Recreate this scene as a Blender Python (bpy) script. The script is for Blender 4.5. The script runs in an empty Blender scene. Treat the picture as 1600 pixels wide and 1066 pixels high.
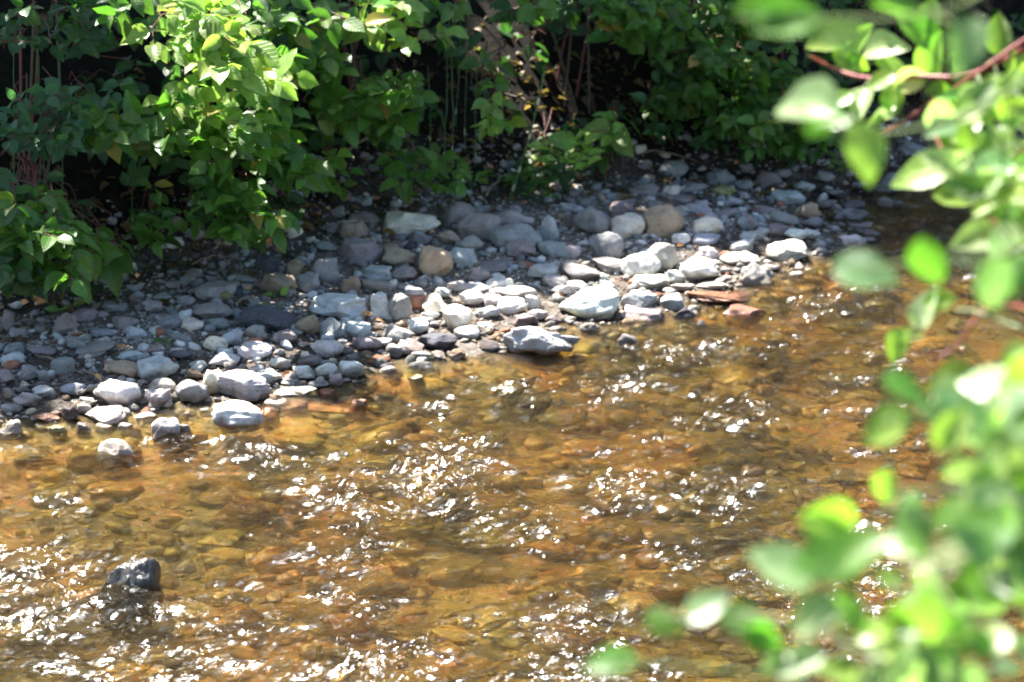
import bpy, math, random
import numpy as np
from mathutils import Vector, Matrix

random.seed(7)
rng = np.random.default_rng(7)
S = bpy.context.scene
COL = S.collection
R = math.radians

# ------------------------------------------------------------------ camera
CAMZ = 2.2
PITCH = R(18.0)
LENS = 85.0
FPX = LENS / 36.0 * 1600.0
cam = bpy.data.cameras.new('camera')
camo = bpy.data.objects.new('camera', cam)
COL.objects.link(camo)
camo.location = (0, 0, CAMZ)
camo.rotation_euler = (R(90) - PITCH, 0, 0)
cam.lens = LENS
cam.sensor_width = 36.0
cam.clip_start = 0.1
cam.clip_end = 500
cam.dof.use_dof = True
cam.dof.focus_distance = 5.7
cam.dof.aperture_fstop = 4.5
S.camera = camo

# ------------------------------------------------------------------ light
SUN_EL = R(56)
SUN_DIR = Vector((-0.60, 0.80, 0)).normalized() * math.cos(SUN_EL) + Vector((0, 0, math.sin(SUN_EL)))
SUN_DIR.normalize()
world = bpy.data.worlds.new("World")
S.world = world
world.use_nodes = True
nt = world.node_tree
sky = nt.nodes.new('ShaderNodeTexSky')
sky.sky_type = 'NISHITA'
sky.sun_disc = False
sky.sun_elevation = SUN_EL
sky.sun_rotation = math.atan2(SUN_DIR.x, SUN_DIR.y)
bg = nt.nodes['Background']
bg.inputs['Strength'].default_value = 0.06
nt.links.new(sky.outputs[0], bg.inputs['Color'])
sl = bpy.data.lights.new('sun', 'SUN')
sl.energy = 5.0
sl.angle = R(0.6)
sl.color = (1.0, 0.95, 0.88)
so = bpy.data.objects.new('sun', sl)
COL.objects.link(so)
so.rotation_euler = SUN_DIR.to_track_quat('Z', 'Y').to_euler()
so.location = (-6, 6, 12)
S.view_settings.view_transform = 'Standard'
S.view_settings.look = 'None'
S.view_settings.exposure = 2.35
S.view_settings.gamma = 1.0
S.view_settings.use_curve_mapping = False
cy = S.cycles
cy.max_bounces = 8
cy.diffuse_bounces = 3
cy.glossy_bounces = 2
cy.transmission_bounces = 4
cy.transparent_max_bounces = 8
cy.caustics_reflective = False
cy.caustics_refractive = True
cy.sample_clamp_indirect = 3.0
cy.use_denoising = True

# ------------------------------------------------------------------ projection helpers
FW = Vector((0, math.cos(PITCH), -math.sin(PITCH)))
UP = Vector((0, math.sin(PITCH), math.cos(PITCH)))

def ray(px, py):
    return (FW + Vector((1, 0, 0)) * ((px - 800) / FPX) + UP * ((533 - py) / FPX))

def at_z(px, py, z=0.0):
    d = ray(px, py)
    t = (z - CAMZ) / d.z
    return Vector((0, 0, CAMZ)) + d * t

def at_y(px, py, y):
    d = ray(px, py)
    return Vector((0, 0, CAMZ)) + d * (y / d.y)

def at_dist(px, py, t):
    return Vector((0, 0, CAMZ)) + ray(px, py) * t

def to_px(p):
    x, y, z = p[0], p[1], p[2] - CAMZ
    f = y * FW.y + z * FW.z
    u = y * UP.y + z * UP.z
    return 800 + FPX * x / f, 533 - FPX * u / f, f

# ------------------------------------------------------------------ noise
_perm = rng.permutation(512)
_ang = rng.random(512) * 2 * np.pi
_gx, _gy = np.cos(_ang), np.sin(_ang)

def perlin(x, y):
    xi = np.floor(x).astype(np.int64); yi = np.floor(y).astype(np.int64)
    xf = x - xi; yf = y - yi
    def g(ix, iy, dx, dy):
        h = _perm[(_perm[ix & 511] + iy) & 511]
        return _gx[h] * dx + _gy[h] * dy
    u = xf ** 3 * (xf * (xf * 6 - 15) + 10); v = yf ** 3 * (yf * (yf * 6 - 15) + 10)
    a = g(xi, yi, xf, yf); b = g(xi + 1, yi, xf - 1, yf)
    c = g(xi, yi + 1, xf, yf - 1); d = g(xi + 1, yi + 1, xf - 1, yf - 1)
    return (a * (1 - u) + b * u) * (1 - v) + (c * (1 - u) + d * u) * v

def fbm(x, y, o=4):
    s = 0; a = 1.0
    for k in range(o):
        s = s + a * perlin(x * 2 ** k + 17.3 * k, y * 2 ** k - 9.1 * k); a *= 0.5
    return s

# ------------------------------------------------------------------ shoreline and bank line (world, from ground-plane points)
SHORE_PX = [(-2600, 900), (-900, 780), (-300, 700), (0, 662), (100, 645), (220, 642), (300, 630), (420, 622), (520, 602),
            (600, 574), (690, 556), (780, 545), (860, 525), (960, 500), (1060, 488), (1085, 462), (1150, 452),
            (1215, 432), (1265, 406), (1350, 374), (1312, 345), (1330, 312), (1420, 285), (1600, 272), (2000, 258), (3200, 235)]
BANK_PX = [(-2600, 640), (-600, 500), (0, 466), (110, 458), (200, 408), (430, 385), (530, 328), (620, 306), (760, 300),
           (960, 262), (1100, 245), (1300, 262), (1380, 230), (1450, 180), (1700, 160), (3200, 150)]
SHORE = np.array([at_z(a, b)[:2] for a, b in SHORE_PX])
BANK = np.array([at_z(a, b, 0.1)[:2] for a, b in BANK_PX])

def sdf(line, x, y):
    """signed distance, positive on the far (left of travel) side"""
    x = np.asarray(x, float); y = np.asarray(y, float)
    best = np.full(x.shape, 1e9); sg = np.ones(x.shape)
    for i in range(len(line) - 1):
        a = line[i]; b = line[i + 1]; d = b - a; L2 = d @ d
        t = np.clip(((x - a[0]) * d[0] + (y - a[1]) * d[1]) / L2, 0, 1)
        qx = x - (a[0] + t * d[0]); qy = y - (a[1] + t * d[1])
        dd = np.hypot(qx, qy)
        cr = d[0] * (y - a[1]) - d[1] * (x - a[0])
        m = dd < best - 1e-9
        best = np.where(m, dd, best); sg = np.where(m, np.where(cr >= 0, 1.0, -1.0), sg)
    return best * sg

def height(x, y):
    x = np.asarray(x, float); y = np.asarray(y, float)
    d = sdf(SHORE, x, y)
    b = sdf(BANK, x, y)
    land = 0.085 * np.clip(d, 0, 1.5) + 0.02 * np.clip(d - 1.5, 0, 4)
    bed = -0.13 * (1 - np.exp(np.clip(d, -9, 0) / 0.55))
    h = np.where(d > 0, land, bed)
    bb = np.clip(b + 0.05, 0, None)
    h = h + np.where(bb > 0, 0.9 * (1 - np.exp(-bb / 1.1)) + 0.12 * np.clip(bb, 0, 14), 0)
    n = y - (3.25 + 0.42 * x)          # near bank
    dn = -n / math.hypot(1, 0.42)
    near = np.where(dn > 0, 0.75 * (1 - np.exp(-dn / 0.9)), -1)
    near2 = -0.13 * (1 - np.exp(np.clip(dn, -9, 0) / 0.5))
    h = np.where(dn > 0, np.maximum(h, near), np.where(d < 0, np.maximum(h, near2), h))
    h = h + 0.010 * fbm(x * 3.1, y * 3.1, 4) + 0.05 * fbm(x * 0.9 + 5, y * 0.9, 3) * np.clip(bb * 2, 0, 1)
    return h

def hz(x, y):
    return float(height(np.array([x]), np.array([y]))[0])

def on_ground(px, py, lift=0.0):
    d = ray(px, py)
    lo, hi = 3.0, 22.0
    for _ in range(3):                      # march along the sight line, refining the first crossing
        t = np.linspace(lo, hi, 90)
        g = CAMZ + d.z * t - (height(d.x * t, d.y * t) + lift)
        k = np.argmax(g < 0)
        if g[k] >= 0: k = len(t) - 1
        lo, hi = t[max(k - 1, 0)], t[k]
    p = Vector((0, 0, CAMZ)) + d * hi
    return p, p.z - lift

# ------------------------------------------------------------------ mesh helpers
def mesh_np(name, V, F, uv=None, tint=None, smooth=True):
    """V (n,3), F (m,k) equal-sized faces"""
    me = bpy.data.meshes.new(name)
    V = np.ascontiguousarray(V, dtype=np.float32); F = np.ascontiguousarray(F, dtype=np.int32)
    m, k = F.shape
    me.vertices.add(len(V)); me.vertices.foreach_set('co', V.ravel())
    me.loops.add(m * k); me.loops.foreach_set('vertex_index', F.ravel())
    me.polygons.add(m)
    me.polygons.foreach_set('loop_start', np.arange(0, m * k, k, dtype=np.int32))
    if smooth:
        me.polygons.foreach_set('use_smooth', np.ones(m, dtype=bool))
    me.update(calc_edges=True)
    if uv is not None:
        l = me.uv_layers.new(name='UVMap')
        l.data.foreach_set('uv', np.ascontiguousarray(uv[F.ravel()], dtype=np.float32).ravel())
    if tint is not None:
        a = me.color_attributes.new('tint', 'FLOAT_COLOR', 'POINT')
        c = np.ones((len(V), 4), dtype=np.float32); c[:, :3] = tint
        a.data.foreach_set('color', c.ravel())
    return me

def link(name, me, mat=None, parent=None, loc=None, **tags):
    o = bpy.data.objects.new(name, me)
    COL.objects.link(o)
    if mat is not None: me.materials.append(mat)
    if parent is not None: o.parent = parent
    if loc is not None: o.location = loc
    for k, v in tags.items():
        if v is not None: o[k] = v
    return o

def empty(name, loc, label, category, group=None):
    o = bpy.data.objects.new(name, None); COL.objects.link(o)
    o.location = loc; o.empty_display_size = 0.05
    o['label'] = label; o['category'] = category
    if group: o['group'] = group
    return o

def tube(pts, r0, r1, sides=6):
    pts = [Vector(p) for p in pts]
    n = len(pts); V = []; F = []
    up = Vector((0.31, 0.2, 0.93)).normalized()
    for i, p in enumerate(pts):
        t = (pts[min(i + 1, n - 1)] - pts[max(i - 1, 0)]).normalized()
        a = t.cross(up)
        if a.length < 1e-4: a = t.cross(Vector((1, 0, 0)))
        a.normalize(); b = t.cross(a)
        r = r0 + (r1 - r0) * i / (n - 1)
        for k in range(sides):
            w = 2 * math.pi * k / sides
            V.append(p + a * (r * math.cos(w)) + b * (r * math.sin(w)))
    for i in range(n - 1):
        for k in range(sides):
            F.append((i * sides + k, i * sides + (k + 1) % sides, (i + 1) * sides + (k + 1) % sides, (i + 1) * sides + k))
    return np.array([tuple(v) for v in V]), np.array(F)

def bez(a, b, c, n=9, wob=0.0):
    a, b, c = Vector(a), Vector(b), Vector(c)
    out = []
    for i in range(n):
        t = i / (n - 1)
        p = a * (1 - t) ** 2 + b * 2 * t * (1 - t) + c * t * t
        if wob and 0 < i < n - 1:
            p = p + Vector((random.gauss(0, wob), random.gauss(0, wob), random.gauss(0, wob)))
        out.append(p)
    return out

class Bag:
    def __init__(self): self.V = []; self.F = []; self.n = 0; self.T = []
    def add(self, V, F, tint=None):
        self.V.append(V); self.F.append(F + self.n); self.n += len(V)
        if tint is not None: self.T.append(np.tile(np.array(tint, float), (len(V), 1)))
    def mesh(self, name):
        return mesh_np(name, np.vstack(self.V), np.vstack(self.F), tint=np.vstack(self.T) if self.T else None)

# ------------------------------------------------------------------ materials
def new_mat(name):
    m = bpy.data.materials.new(name); m.use_nodes = True
    m.node_tree.nodes.clear()
    return m, m.node_tree.nodes, m.node_tree.links

def mathn(N, L, op, a, b=None, clamp=False):
    n = N.new('ShaderNodeMath'); n.operation = op; n.use_clamp = clamp
    for i, v in enumerate((a, b)):
        if v is None: continue
        if isinstance(v, (int, float)): n.inputs[i].default_value = v
        else: L.new(v, n.inputs[i])
    return n.outputs[0]

def noisen(N, L, vec, scale, detail=4, rough=0.55):
    n = N.new('ShaderNodeTexNoise'); n.inputs['Scale'].default_value = scale
    n.inputs['Detail'].default_value = detail; n.inputs['Roughness'].default_value = rough
    L.new(vec, n.inputs['Vector'])
    return n

def ramp(N, L, fac, stops):
    r = N.new('ShaderNodeValToRGB')
    els = r.color_ramp.elements
    while len(els) < len(stops): els.new(0.5)
    for e, (p, c) in zip(els, stops):
        e.position = p; e.color = (*c, 1) if len(c) == 3 else c
    L.new(fac, r.inputs[0])
    return r.outputs[0]

def mixc(N, L, fac, a, b, mode='MIX'):
    n = N.new('ShaderNodeMix'); n.data_type = 'RGBA'; n.blend_type = mode
    for i, v in ((0, fac), (6, a), (7, b)):
        if isinstance(v, (int, float)): n.inputs[i].default_value = v
        elif isinstance(v, tuple): n.inputs[i].default_value = (*v, 1)
        else: L.new(v, n.inputs[i])
    return n.outputs[2]

def maprange(N, L, v, a, b, c=0.0, d=1.0):
    n = N.new('ShaderNodeMapRange'); n.inputs[1].default_value = a; n.inputs[2].default_value = b
    n.inputs[3].default_value = c; n.inputs[4].default_value = d
    L.new(v, n.inputs[0])
    return n.outputs[0]

def rock_material(name, terrain=False, splash=0.0):
    m, N, L = new_mat(name)
    out = N.new('ShaderNodeOutputMaterial'); p = N.new('ShaderNodeBsdfPrincipled')
    L.new(p.outputs[0], out.inputs[0])
    g = N.new('ShaderNodeNewGeometry'); pos = g.outputs['Position']
    sep = N.new('ShaderNodeSeparateXYZ'); L.new(pos, sep.inputs[0])
    z = sep.outputs[2]
    n1 = noisen(N, L, pos, 26, 6, 0.6); n2 = noisen(N, L, pos, 140, 4, 0.7); n3 = noisen(N, L, pos, 7, 3)
    if terrain:
        vor = N.new('ShaderNodeTexVoronoi'); vor.inputs['Scale'].default_value = 85; L.new(pos, vor.inputs['Vector'])
        vs = N.new('ShaderNodeSeparateColor'); L.new(vor.outputs['Color'], vs.inputs[0])
        base = ramp(N, L, vs.outputs[0], [(0.0, (0.075, 0.06, 0.05)), (0.4, (0.16, 0.135, 0.115)), (0.75, (0.27, 0.24, 0.21)), (1.0, (0.42, 0.38, 0.34))])
        base = mixc(N, L, maprange(N, L, n3.outputs[0], 0.4, 0.62), base, (0.11, 0.085, 0.065))
        at = N.new('ShaderNodeAttribute'); at.attribute_name = 'tint'
        ats = N.new('ShaderNodeSeparateColor'); L.new(at.outputs['Color'], ats.inputs[0])
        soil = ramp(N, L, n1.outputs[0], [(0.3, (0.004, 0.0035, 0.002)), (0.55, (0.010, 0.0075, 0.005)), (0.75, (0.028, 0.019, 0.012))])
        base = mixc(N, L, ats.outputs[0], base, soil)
    else:
        at = N.new('ShaderNodeAttribute'); at.attribute_name = 'tint'
        v = ramp(N, L, n1.outputs[0], [(0.25, (0.62, 0.60, 0.58)), (0.5, (1.0, 1.0, 1.0)), (0.75, (1.16, 1.14, 1.10))])
        base = mixc(N, L, 1.0, at.outputs['Color'], v, 'MULTIPLY')
        sp = ramp(N, L, n2.outputs[0], [(0.33, (0.45, 0.43, 0.42)), (0.45, (1.0, 1.0, 1.0)), (0.62, (1.0, 1.0, 1.0)), (0.72, (1.25, 1.22, 1.18))])
        base = mixc(N, L, 0.75, base, sp, 'MULTIPLY')
        # mineral veins / rust
        rust = maprange(N, L, n3.outputs[0], 0.60, 0.72)
        base = mixc(N, L, mathn(N, L, 'MULTIPLY', rust, 0.35), base, (0.30, 0.17, 0.09))
    # wetness: below ~1.5 cm above the water
    zz = mathn(N, L, 'ADD', z, mathn(N, L, 'MULTIPLY', mathn(N, L, 'SUBTRACT', n1.outputs[0], 0.5), 0.045))
    wet = maprange(N, L, zz, 0.042 + splash, 0.018 + splash)
    base = mixc(N, L, wet, base, mixc(N, L, 1.0, base, (0.50, 0.46, 0.42), 'MULTIPLY'))
    # algae film on submerged stone
    sub = maprange(N, L, zz, -0.002, -0.022)
    n4 = noisen(N, L, pos, 8, 5, 0.62)
    alg = ramp(N, L, n4.outputs[0], [(0.36, (0.03, 0.032, 0.018)), (0.44, (0.16, 0.15, 0.05)), (0.49, (0.74, 0.50, 0.12)),
                                     (0.55, (0.50, 0.44, 0.13)), (0.61, (0.72, 0.34, 0.10)), (0.72, (0.60, 0.54, 0.38))])
    alg = mixc(N, L, 0.85, alg, sp if not terrain else v_or(N, L, n2), 'MULTIPLY')
    n5 = noisen(N, L, pos, 2.6, 3, 0.6)      # larger drifts of silt, olive algae and rust on the bed
    drift = ramp(N, L, n5.outputs[0], [(0.36, (0.38, 0.40, 0.42)), (0.45, (0.85, 0.95, 0.7)), (0.52, (1.15, 1.05, 0.95)), (0.60, (1.25, 0.92, 0.72)), (0.68, (1.0, 1.08, 1.2))])
    alg = mixc(N, L, 1.0, alg, drift, 'MULTIPLY')
    if terrain: alg = mixc(N, L, 1.0, alg, (0.62, 0.58, 0.50), 'MULTIPLY')
    dark = mixc(N, L, 0.48 if not terrain else 0.75, base, alg)
    base = mixc(N, L, sub, base, dark)
    L.new(base, p.inputs['Base Color'])
    L.new(maprange(N, L, zz, 0.016 + splash, 0.004 + splash, 0.12, 0.6), p.inputs['Specular IOR Level'])
    L.new(maprange(N, L, zz, 0.016 + splash, 0.004 + splash, 0.82, 0.22), p.inputs['Roughness'])
    bmp = N.new('ShaderNodeBump'); bmp.inputs['Strength'].default_value = 0.8; bmp.inputs['Distance'].default_value = 0.008
    hh = mathn(N, L, 'ADD', n1.outputs[0], mathn(N, L, 'MULTIPLY', n2.outputs[0], 0.35))
    L.new(hh, bmp.inputs['Height']); L.new(bmp.outputs[0], p.inputs['Normal'])
    return m

def v_or(N, L, n2):
    return ramp(N, L, n2.outputs[0], [(0.33, (0.5, 0.5, 0.5)), (0.5, (1, 1, 1)), (0.7, (1.2, 1.2, 1.2))])

M_rock = rock_material('river_rock')
M_wetrock = rock_material('splashed_rock', splash=0.16)
M_ground = rock_material('gravel_ground', True)

def leaf_material(name, trans=0.45, rough=0.38, gain=1.0):
    m, N, L = new_mat(name)
    out = N.new('ShaderNodeOutputMaterial'); p = N.new('ShaderNodeBsdfPrincipled')
    tr = N.new('ShaderNodeBsdfTranslucent'); mx = N.new('ShaderNodeMixShader')
    at = N.new('ShaderNodeAttribute'); at.attribute_name = 'tint'
    uv = N.new('ShaderNodeUVMap'); su = N.new('ShaderNodeSeparateXYZ'); L.new(uv.outputs[0], su.inputs[0])
    av = mathn(N, L, 'ABSOLUTE', su.outputs[1])
    k = mathn(N, L, 'SUBTRACT', su.outputs[0], mathn(N, L, 'MULTIPLY', av, 0.85))
    w = mathn(N, L, 'SINE', mathn(N, L, 'MULTIPLY', k, 44.0))
    vein = maprange(N, L, w, 0.75, 1.0)
    mid = maprange(N, L, av, 0.016, 0.004)
    vv = mathn(N, L, 'MAXIMUM', mathn(N, L, 'MULTIPLY', vein, 0.45), mid)
    g = N.new('ShaderNodeNewGeometry')
    nz = noisen(N, L, g.outputs['Position'], 45, 3)
    var = ramp(N, L, nz.outputs[0], [(0.3, (0.78, 0.80, 0.75)), (0.6, (1.1, 1.08, 1.0)), (0.8, (1.25, 1.15, 0.9))])
    c = mixc(N, L, 1.0, at.outputs['Color'], var, 'MULTIPLY')
    c2 = mixc(N, L, mathn(N, L, 'MULTIPLY', vv, 0.35), c, (0.25, 0.36, 0.10))
    L.new(c2, p.inputs['Base Color']); p.inputs['Roughness'].default_value = rough
    tc = mixc(N, L, 1.0, c2, (1.55 * gain, 1.9 * gain, 0.9 * gain), 'MULTIPLY')
    L.new(tc, tr.inputs['Color'])
    b = N.new('ShaderNodeBump'); b.inputs['Strength'].default_value = 0.5; b.inputs['Distance'].default_value = 0.002
    b.invert = True
    L.new(vv, b.inputs['Height']); L.new(b.outputs[0], p.inputs['Normal'])
    mx.inputs[0].default_value = trans
    L.new(p.outputs[0], mx.inputs[1]); L.new(tr.outputs[0], mx.inputs[2]); L.new(mx.outputs[0], out.inputs[0])
    return m

M_leaf = leaf_material('dogwood_leaf')
M_near = leaf_material('near_dogwood_leaf', 0.5, 0.36, 1.1)

def simple_mat(name, c1, c2, scale=60, rough=0.6, bump=0.3):
    m, N, L = new_mat(name)
    out = N.new('ShaderNodeOutputMaterial'); p = N.new('ShaderNodeBsdfPrincipled'); L.new(p.outputs[0], out.inputs[0])
    g = N.new('ShaderNodeNewGeometry'); n = noisen(N, L, g.outputs['Position'], scale, 4)
    L.new(ramp(N, L, n.outputs[0], [(0.3, c1), (0.7, c2)]), p.inputs['Base Color'])
    p.inputs['Roughness'].default_value = rough
    b = N.new('ShaderNodeBump'); b.inputs['Strength'].default_value = bump; b.inputs['Distance'].default_value = 0.003
    L.new(n.outputs[0], b.inputs['Height']); L.new(b.outputs[0], p.inputs['Normal'])
    return m

M_redstem = simple_mat('red_dogwood_bark', (0.16, 0.022, 0.02), (0.32, 0.06, 0.045), 80, 0.45)
M_farstem = simple_mat('shaded_red_bark', (0.09, 0.022, 0.018), (0.20, 0.05, 0.035), 80, 0.5)  # darker copy of the red bark, far-bank shade put into the colour
M_stem = simple_mat('brown_green_bark', (0.05, 0.035, 0.02), (0.12, 0.09, 0.05), 60, 0.7)
M_greenstem = simple_mat('young_green_stem', (0.10, 0.16, 0.04), (0.20, 0.24, 0.08), 60, 0.5)
M_bark = simple_mat('tree_bark', (0.05, 0.04, 0.03), (0.16, 0.13, 0.10), 20, 0.9, 0.8)
M_twig = simple_mat('dry_twig', (0.16, 0.11, 0.07), (0.33, 0.25, 0.17), 50, 0.8)
M_horse = simple_mat('horsetail_green', (0.03, 0.08, 0.03), (0.10, 0.20, 0.08), 30, 0.5)
M_pale = simple_mat('pale_stem_node', (0.35, 0.42, 0.22), (0.55, 0.60, 0.35), 30, 0.5)
M_dry = simple_mat('dead_leaf', (0.38, 0.15, 0.05), (0.62, 0.33, 0.13), 50, 0.7)

# water
def water_material():
    m, N, L = new_mat('stream_water')
    out = N.new('ShaderNodeOutputMaterial')
    g = N.new('ShaderNodeNewGeometry'); pos = g.outputs['Position']
    mp = N.new('ShaderNodeMapping'); mp.inputs['Rotation'].default_value = (0, 0, R(-30)); mp.inputs['Scale'].default_value = (0.62, 1.35, 1)
    L.new(pos, mp.inputs['Vector'])
    a = noisen(N, L, mp.outputs[0], 55, 4, 0.6)
    a.inputs['Distortion'].default_value = 0.6
    at = N.new('ShaderNodeAttribute'); at.attribute_name = 'tint'
    ats = N.new('ShaderNodeSeparateColor'); L.new(at.outputs['Color'], ats.inputs[0])
    amp = ats.outputs[0]
    b = N.new('ShaderNodeBump'); b.inputs['Strength'].default_value = 1.0
    L.new(mathn(N, L, 'MULTIPLY', amp, 0.085), b.inputs['Distance'])
    L.new(a.outputs[0], b.inputs['Height'])
    fr = N.new('ShaderNodeFresnel'); fr.inputs['IOR'].default_value = 1.33; L.new(b.outputs[0], fr.inputs['Normal'])
    gl = N.new('ShaderNodeBsdfGlossy'); L.new(maprange(N, L, amp, 0.6, 1.4, 0.13, 0.23), gl.inputs['Roughness']); L.new(b.outputs[0], gl.inputs['Normal'])
    tr = N.new('ShaderNodeBsdfTransparent'); tr.inputs['Color'].default_value = (0.99, 0.89, 0.62, 1)
    rf = N.new('ShaderNodeBsdfRefraction'); rf.inputs['IOR'].default_value = 1.33; rf.inputs['Roughness'].default_value = 0.0
    rf.inputs['Color'].default_value = (0.99, 0.89, 0.62, 1); L.new(b.outputs[0], rf.inputs['Normal'])
    m1 = N.new('ShaderNodeMixShader'); m1.inputs[0].default_value = 0.38
    L.new(tr.outputs[0], m1.inputs[1]); L.new(rf.outputs[0], m1.inputs[2])
    m2 = N.new('ShaderNodeMixShader'); L.new(fr.outputs[0], m2.inputs[0])
    L.new(m1.outputs[0], m2.inputs[1]); L.new(gl.outputs[0], m2.inputs[2])
    L.new(m2.outputs[0], out.inputs[0])
    return m
M_water = water_material()

# ------------------------------------------------------------------ terrain sheet
def axis(lo, hi, step, far, grow=1.25):
    core = list(np.arange(lo, hi + 1e-6, step))
    s = step; a = []; v = core[-1]
    while v < far: s *= grow; v += s; a.append(v)
    s = step; b = []; v = core[0]
    while v > -far: s *= grow; v -= s; b.append(v)
    return np.array(b[::-1] + core + a)

def grid(xs, ys, hf):
    X, Y = np.meshgrid(xs, ys)
    Z = hf(X.ravel(), Y.ravel())
    V = np.stack([X.ravel(), Y.ravel(), Z], 1)
    nx, ny = len(xs), len(ys)
    i = np.arange(nx - 1); j = np.arange(ny - 1)
    I, J = np.meshgrid(i, j)
    a = (J * nx + I).ravel()
    F = np.stack([a, a + 1, a + nx + 1, a + nx], 1)
    return V, F

xs = axis(-2.6, 3.4, 0.025, 150); ys = axis(3.6, 11.5, 0.025, 150)
V, F = grid(xs, ys, height)
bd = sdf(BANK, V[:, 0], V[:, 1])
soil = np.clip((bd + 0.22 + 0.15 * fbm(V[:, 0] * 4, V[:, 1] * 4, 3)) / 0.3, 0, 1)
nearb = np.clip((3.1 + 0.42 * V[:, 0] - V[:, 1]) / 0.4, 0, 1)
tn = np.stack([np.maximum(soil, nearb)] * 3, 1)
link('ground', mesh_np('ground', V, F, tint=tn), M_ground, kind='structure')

# ------------------------------------------------------------------ water sheet (real waves)
FL = np.array([2.5, 1.9]); FL /= np.linalg.norm(FL)
RIFFLES = [(540, 885, 70, 1.0), (640, 770, 90, .9), (720, 800, 60, .8), (380, 705, 70, .9), (700, 690, 70, .6), (1370, 925, 90, 1.0),
           (90, 800, 90, .8), (60, 930, 140, 1.0), (420, 1010, 130, .5), (180, 1030, 120, .6), (330, 960, 120, .6), (900, 1010, 140, 1.0), (1140, 745, 60, .7), (1250, 480, 40, .7),
           (700, 640, 70, .7), (480, 780, 80, .6), (1330, 790, 60, .8), (1490, 640, 80, .7), (250, 700, 60, .6), (850, 900, 100, .6), (1000, 780, 90, .6), (1150, 640, 80, .7), (980, 600, 80, .6), (1250, 560, 80, .6), (1080, 540, 60, .5), (1200, 900, 90, .7), (1050, 880, 80, .7), (1400, 560, 70, .7), (820, 610, 60, .5), (1330, 660, 80, .6),
           (1350, 1010, 120, .8), (620, 1020, 120, .8), (1320, 455, 50, .6), (205, 930, 60, .9), (230, 760, 60, .6), (900, 700, 60, .4)]
RW = [(at_z(a, b), r * at_z(a, b).length / FPX, k) for a, b, r, k in RIFFLES]

def amp(x, y):
    A = 0.80 + 0.6 * np.clip(fbm(x * 1.7 + 3, y * 1.7, 3), -0.6, 1)
    for p, r, k in RW:
        A = A + 0.52 * k * np.exp(-((x - p.x) ** 2 + ((y - p.y) * 0.55) ** 2) / (r * r))
    A = A * np.clip(-sdf(SHORE, x, y) / 0.35 + 0.25, 0.12, 1)
    A = A * np.clip((9.6 - y) / 2.0, 0.3, 1)
    return np.clip(A, 0.06, 1.5)

def waves(x, y):
    s = x * FL[0] + y * FL[1]; t = -x * FL[1] + y * FL[0]
    A = amp(x, y)
    wx = s + 0.05 * fbm(x * 4, y * 4, 2); wy = t + 0.05 * fbm(x * 4 + 9, y * 4, 2)
    h = 0.016 * fbm(wx / 0.26, wy / 0.17, 2)
    r = 1 - np.abs(fbm(wx / 0.15 + 4, wy / 0.10, 2)) * 2
    h = h + 0.0065 * r
    h = h + 0.0048 * fbm(wx / 0.055 + 1, wy / 0.038, 2)
    f = 1 - np.abs(fbm(wx / 0.034 + 7, wy / 0.026, 2)) * 2.2
    h = h + 0.0014 * f * A + 0.0011 * fbm(wx / 0.018, wy / 0.015, 1) * A
    return 2.2 * A * h

def nonuni(lo, hi, f):
    v = lo; o = [v]
    while v < hi: v += f(v); o.append(v)
    return np.array(o)
ysw = np.concatenate([np.arange(-12, 4.1, 0.2), nonuni(4.15, 10.2, lambda v: 0.00115 * v), np.arange(10.4, 30, 0.25)])
xsw = np.concatenate([np.arange(-30, -1.75, 0.25), np.arange(-1.7, 1.9, 0.0052), np.arange(1.92, 32, 0.15)])
V, F = grid(xsw, ysw, waves)
am = amp(V[:, 0], V[:, 1])
link('water', mesh_np('water', V, F, tint=np.stack([am] * 3, 1)), M_water, kind='structure')

# ------------------------------------------------------------------ stones
import bmesh
def ico(sub):
    bm = bmesh.new(); bmesh.ops.create_icosphere(bm, subdivisions=sub, radius=1.0)
    V = np.array([v.co[:] for v in bm.verts]); F = np.array([[v.index for v in f.verts] for f in bm.faces]); bm.free()
    return V, F
ICO = {k: ico(k) for k in (1, 2, 3, 4, 5)}

def stone_shape(sub, kind, r):
    """unit stone, half extents about 1"""
    V, F = ICO[sub]; V = V.copy()
    ncut = {'r': 9, 'o': 8, 'a': 13, 'f': 10, 'w': 14, 'x': 9}[kind]
    lo = {'r': 0.70, 'o': 0.68, 'a': 0.52, 'f': 0.62, 'w': 0.55, 'x': 0.7}[kind]
    for _ in range(ncut):
        n = r.normal(size=3)
        if kind == 'a' and _ < 4: n[2] = abs(n[2]) * 0.3
        n /= np.linalg.norm(n)
        d = r.uniform(lo, 0.95)
        e = V @ n - d
        m = e > 0
        V[m] -= np.outer(e[m] * 0.97, n)
    if kind == 'f':
        V[:, 2] = np.clip(V[:, 2], -0.55, 0.55) / 0.6
    for fr, am_ in ((1.3, 0.07), (2.7, 0.045), (5.5, 0.02), (11, 0.011), (21, 0.006), (37, 0.003)):
        k = r.normal(size=(4, 3)) * fr; ph = r.uniform(0, 6.28, 4)
        q = np.sin(V @ k.T + ph).sum(1) * am_ * (1.9 if kind in 'wx' else 1.0)
        V *= (1 + q)[:, None]
    mn, mx = V.min(0), V.max(0)
    V = (V - (mn + mx) / 2) / ((mx - mn) / 2)
    return V, F

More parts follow.
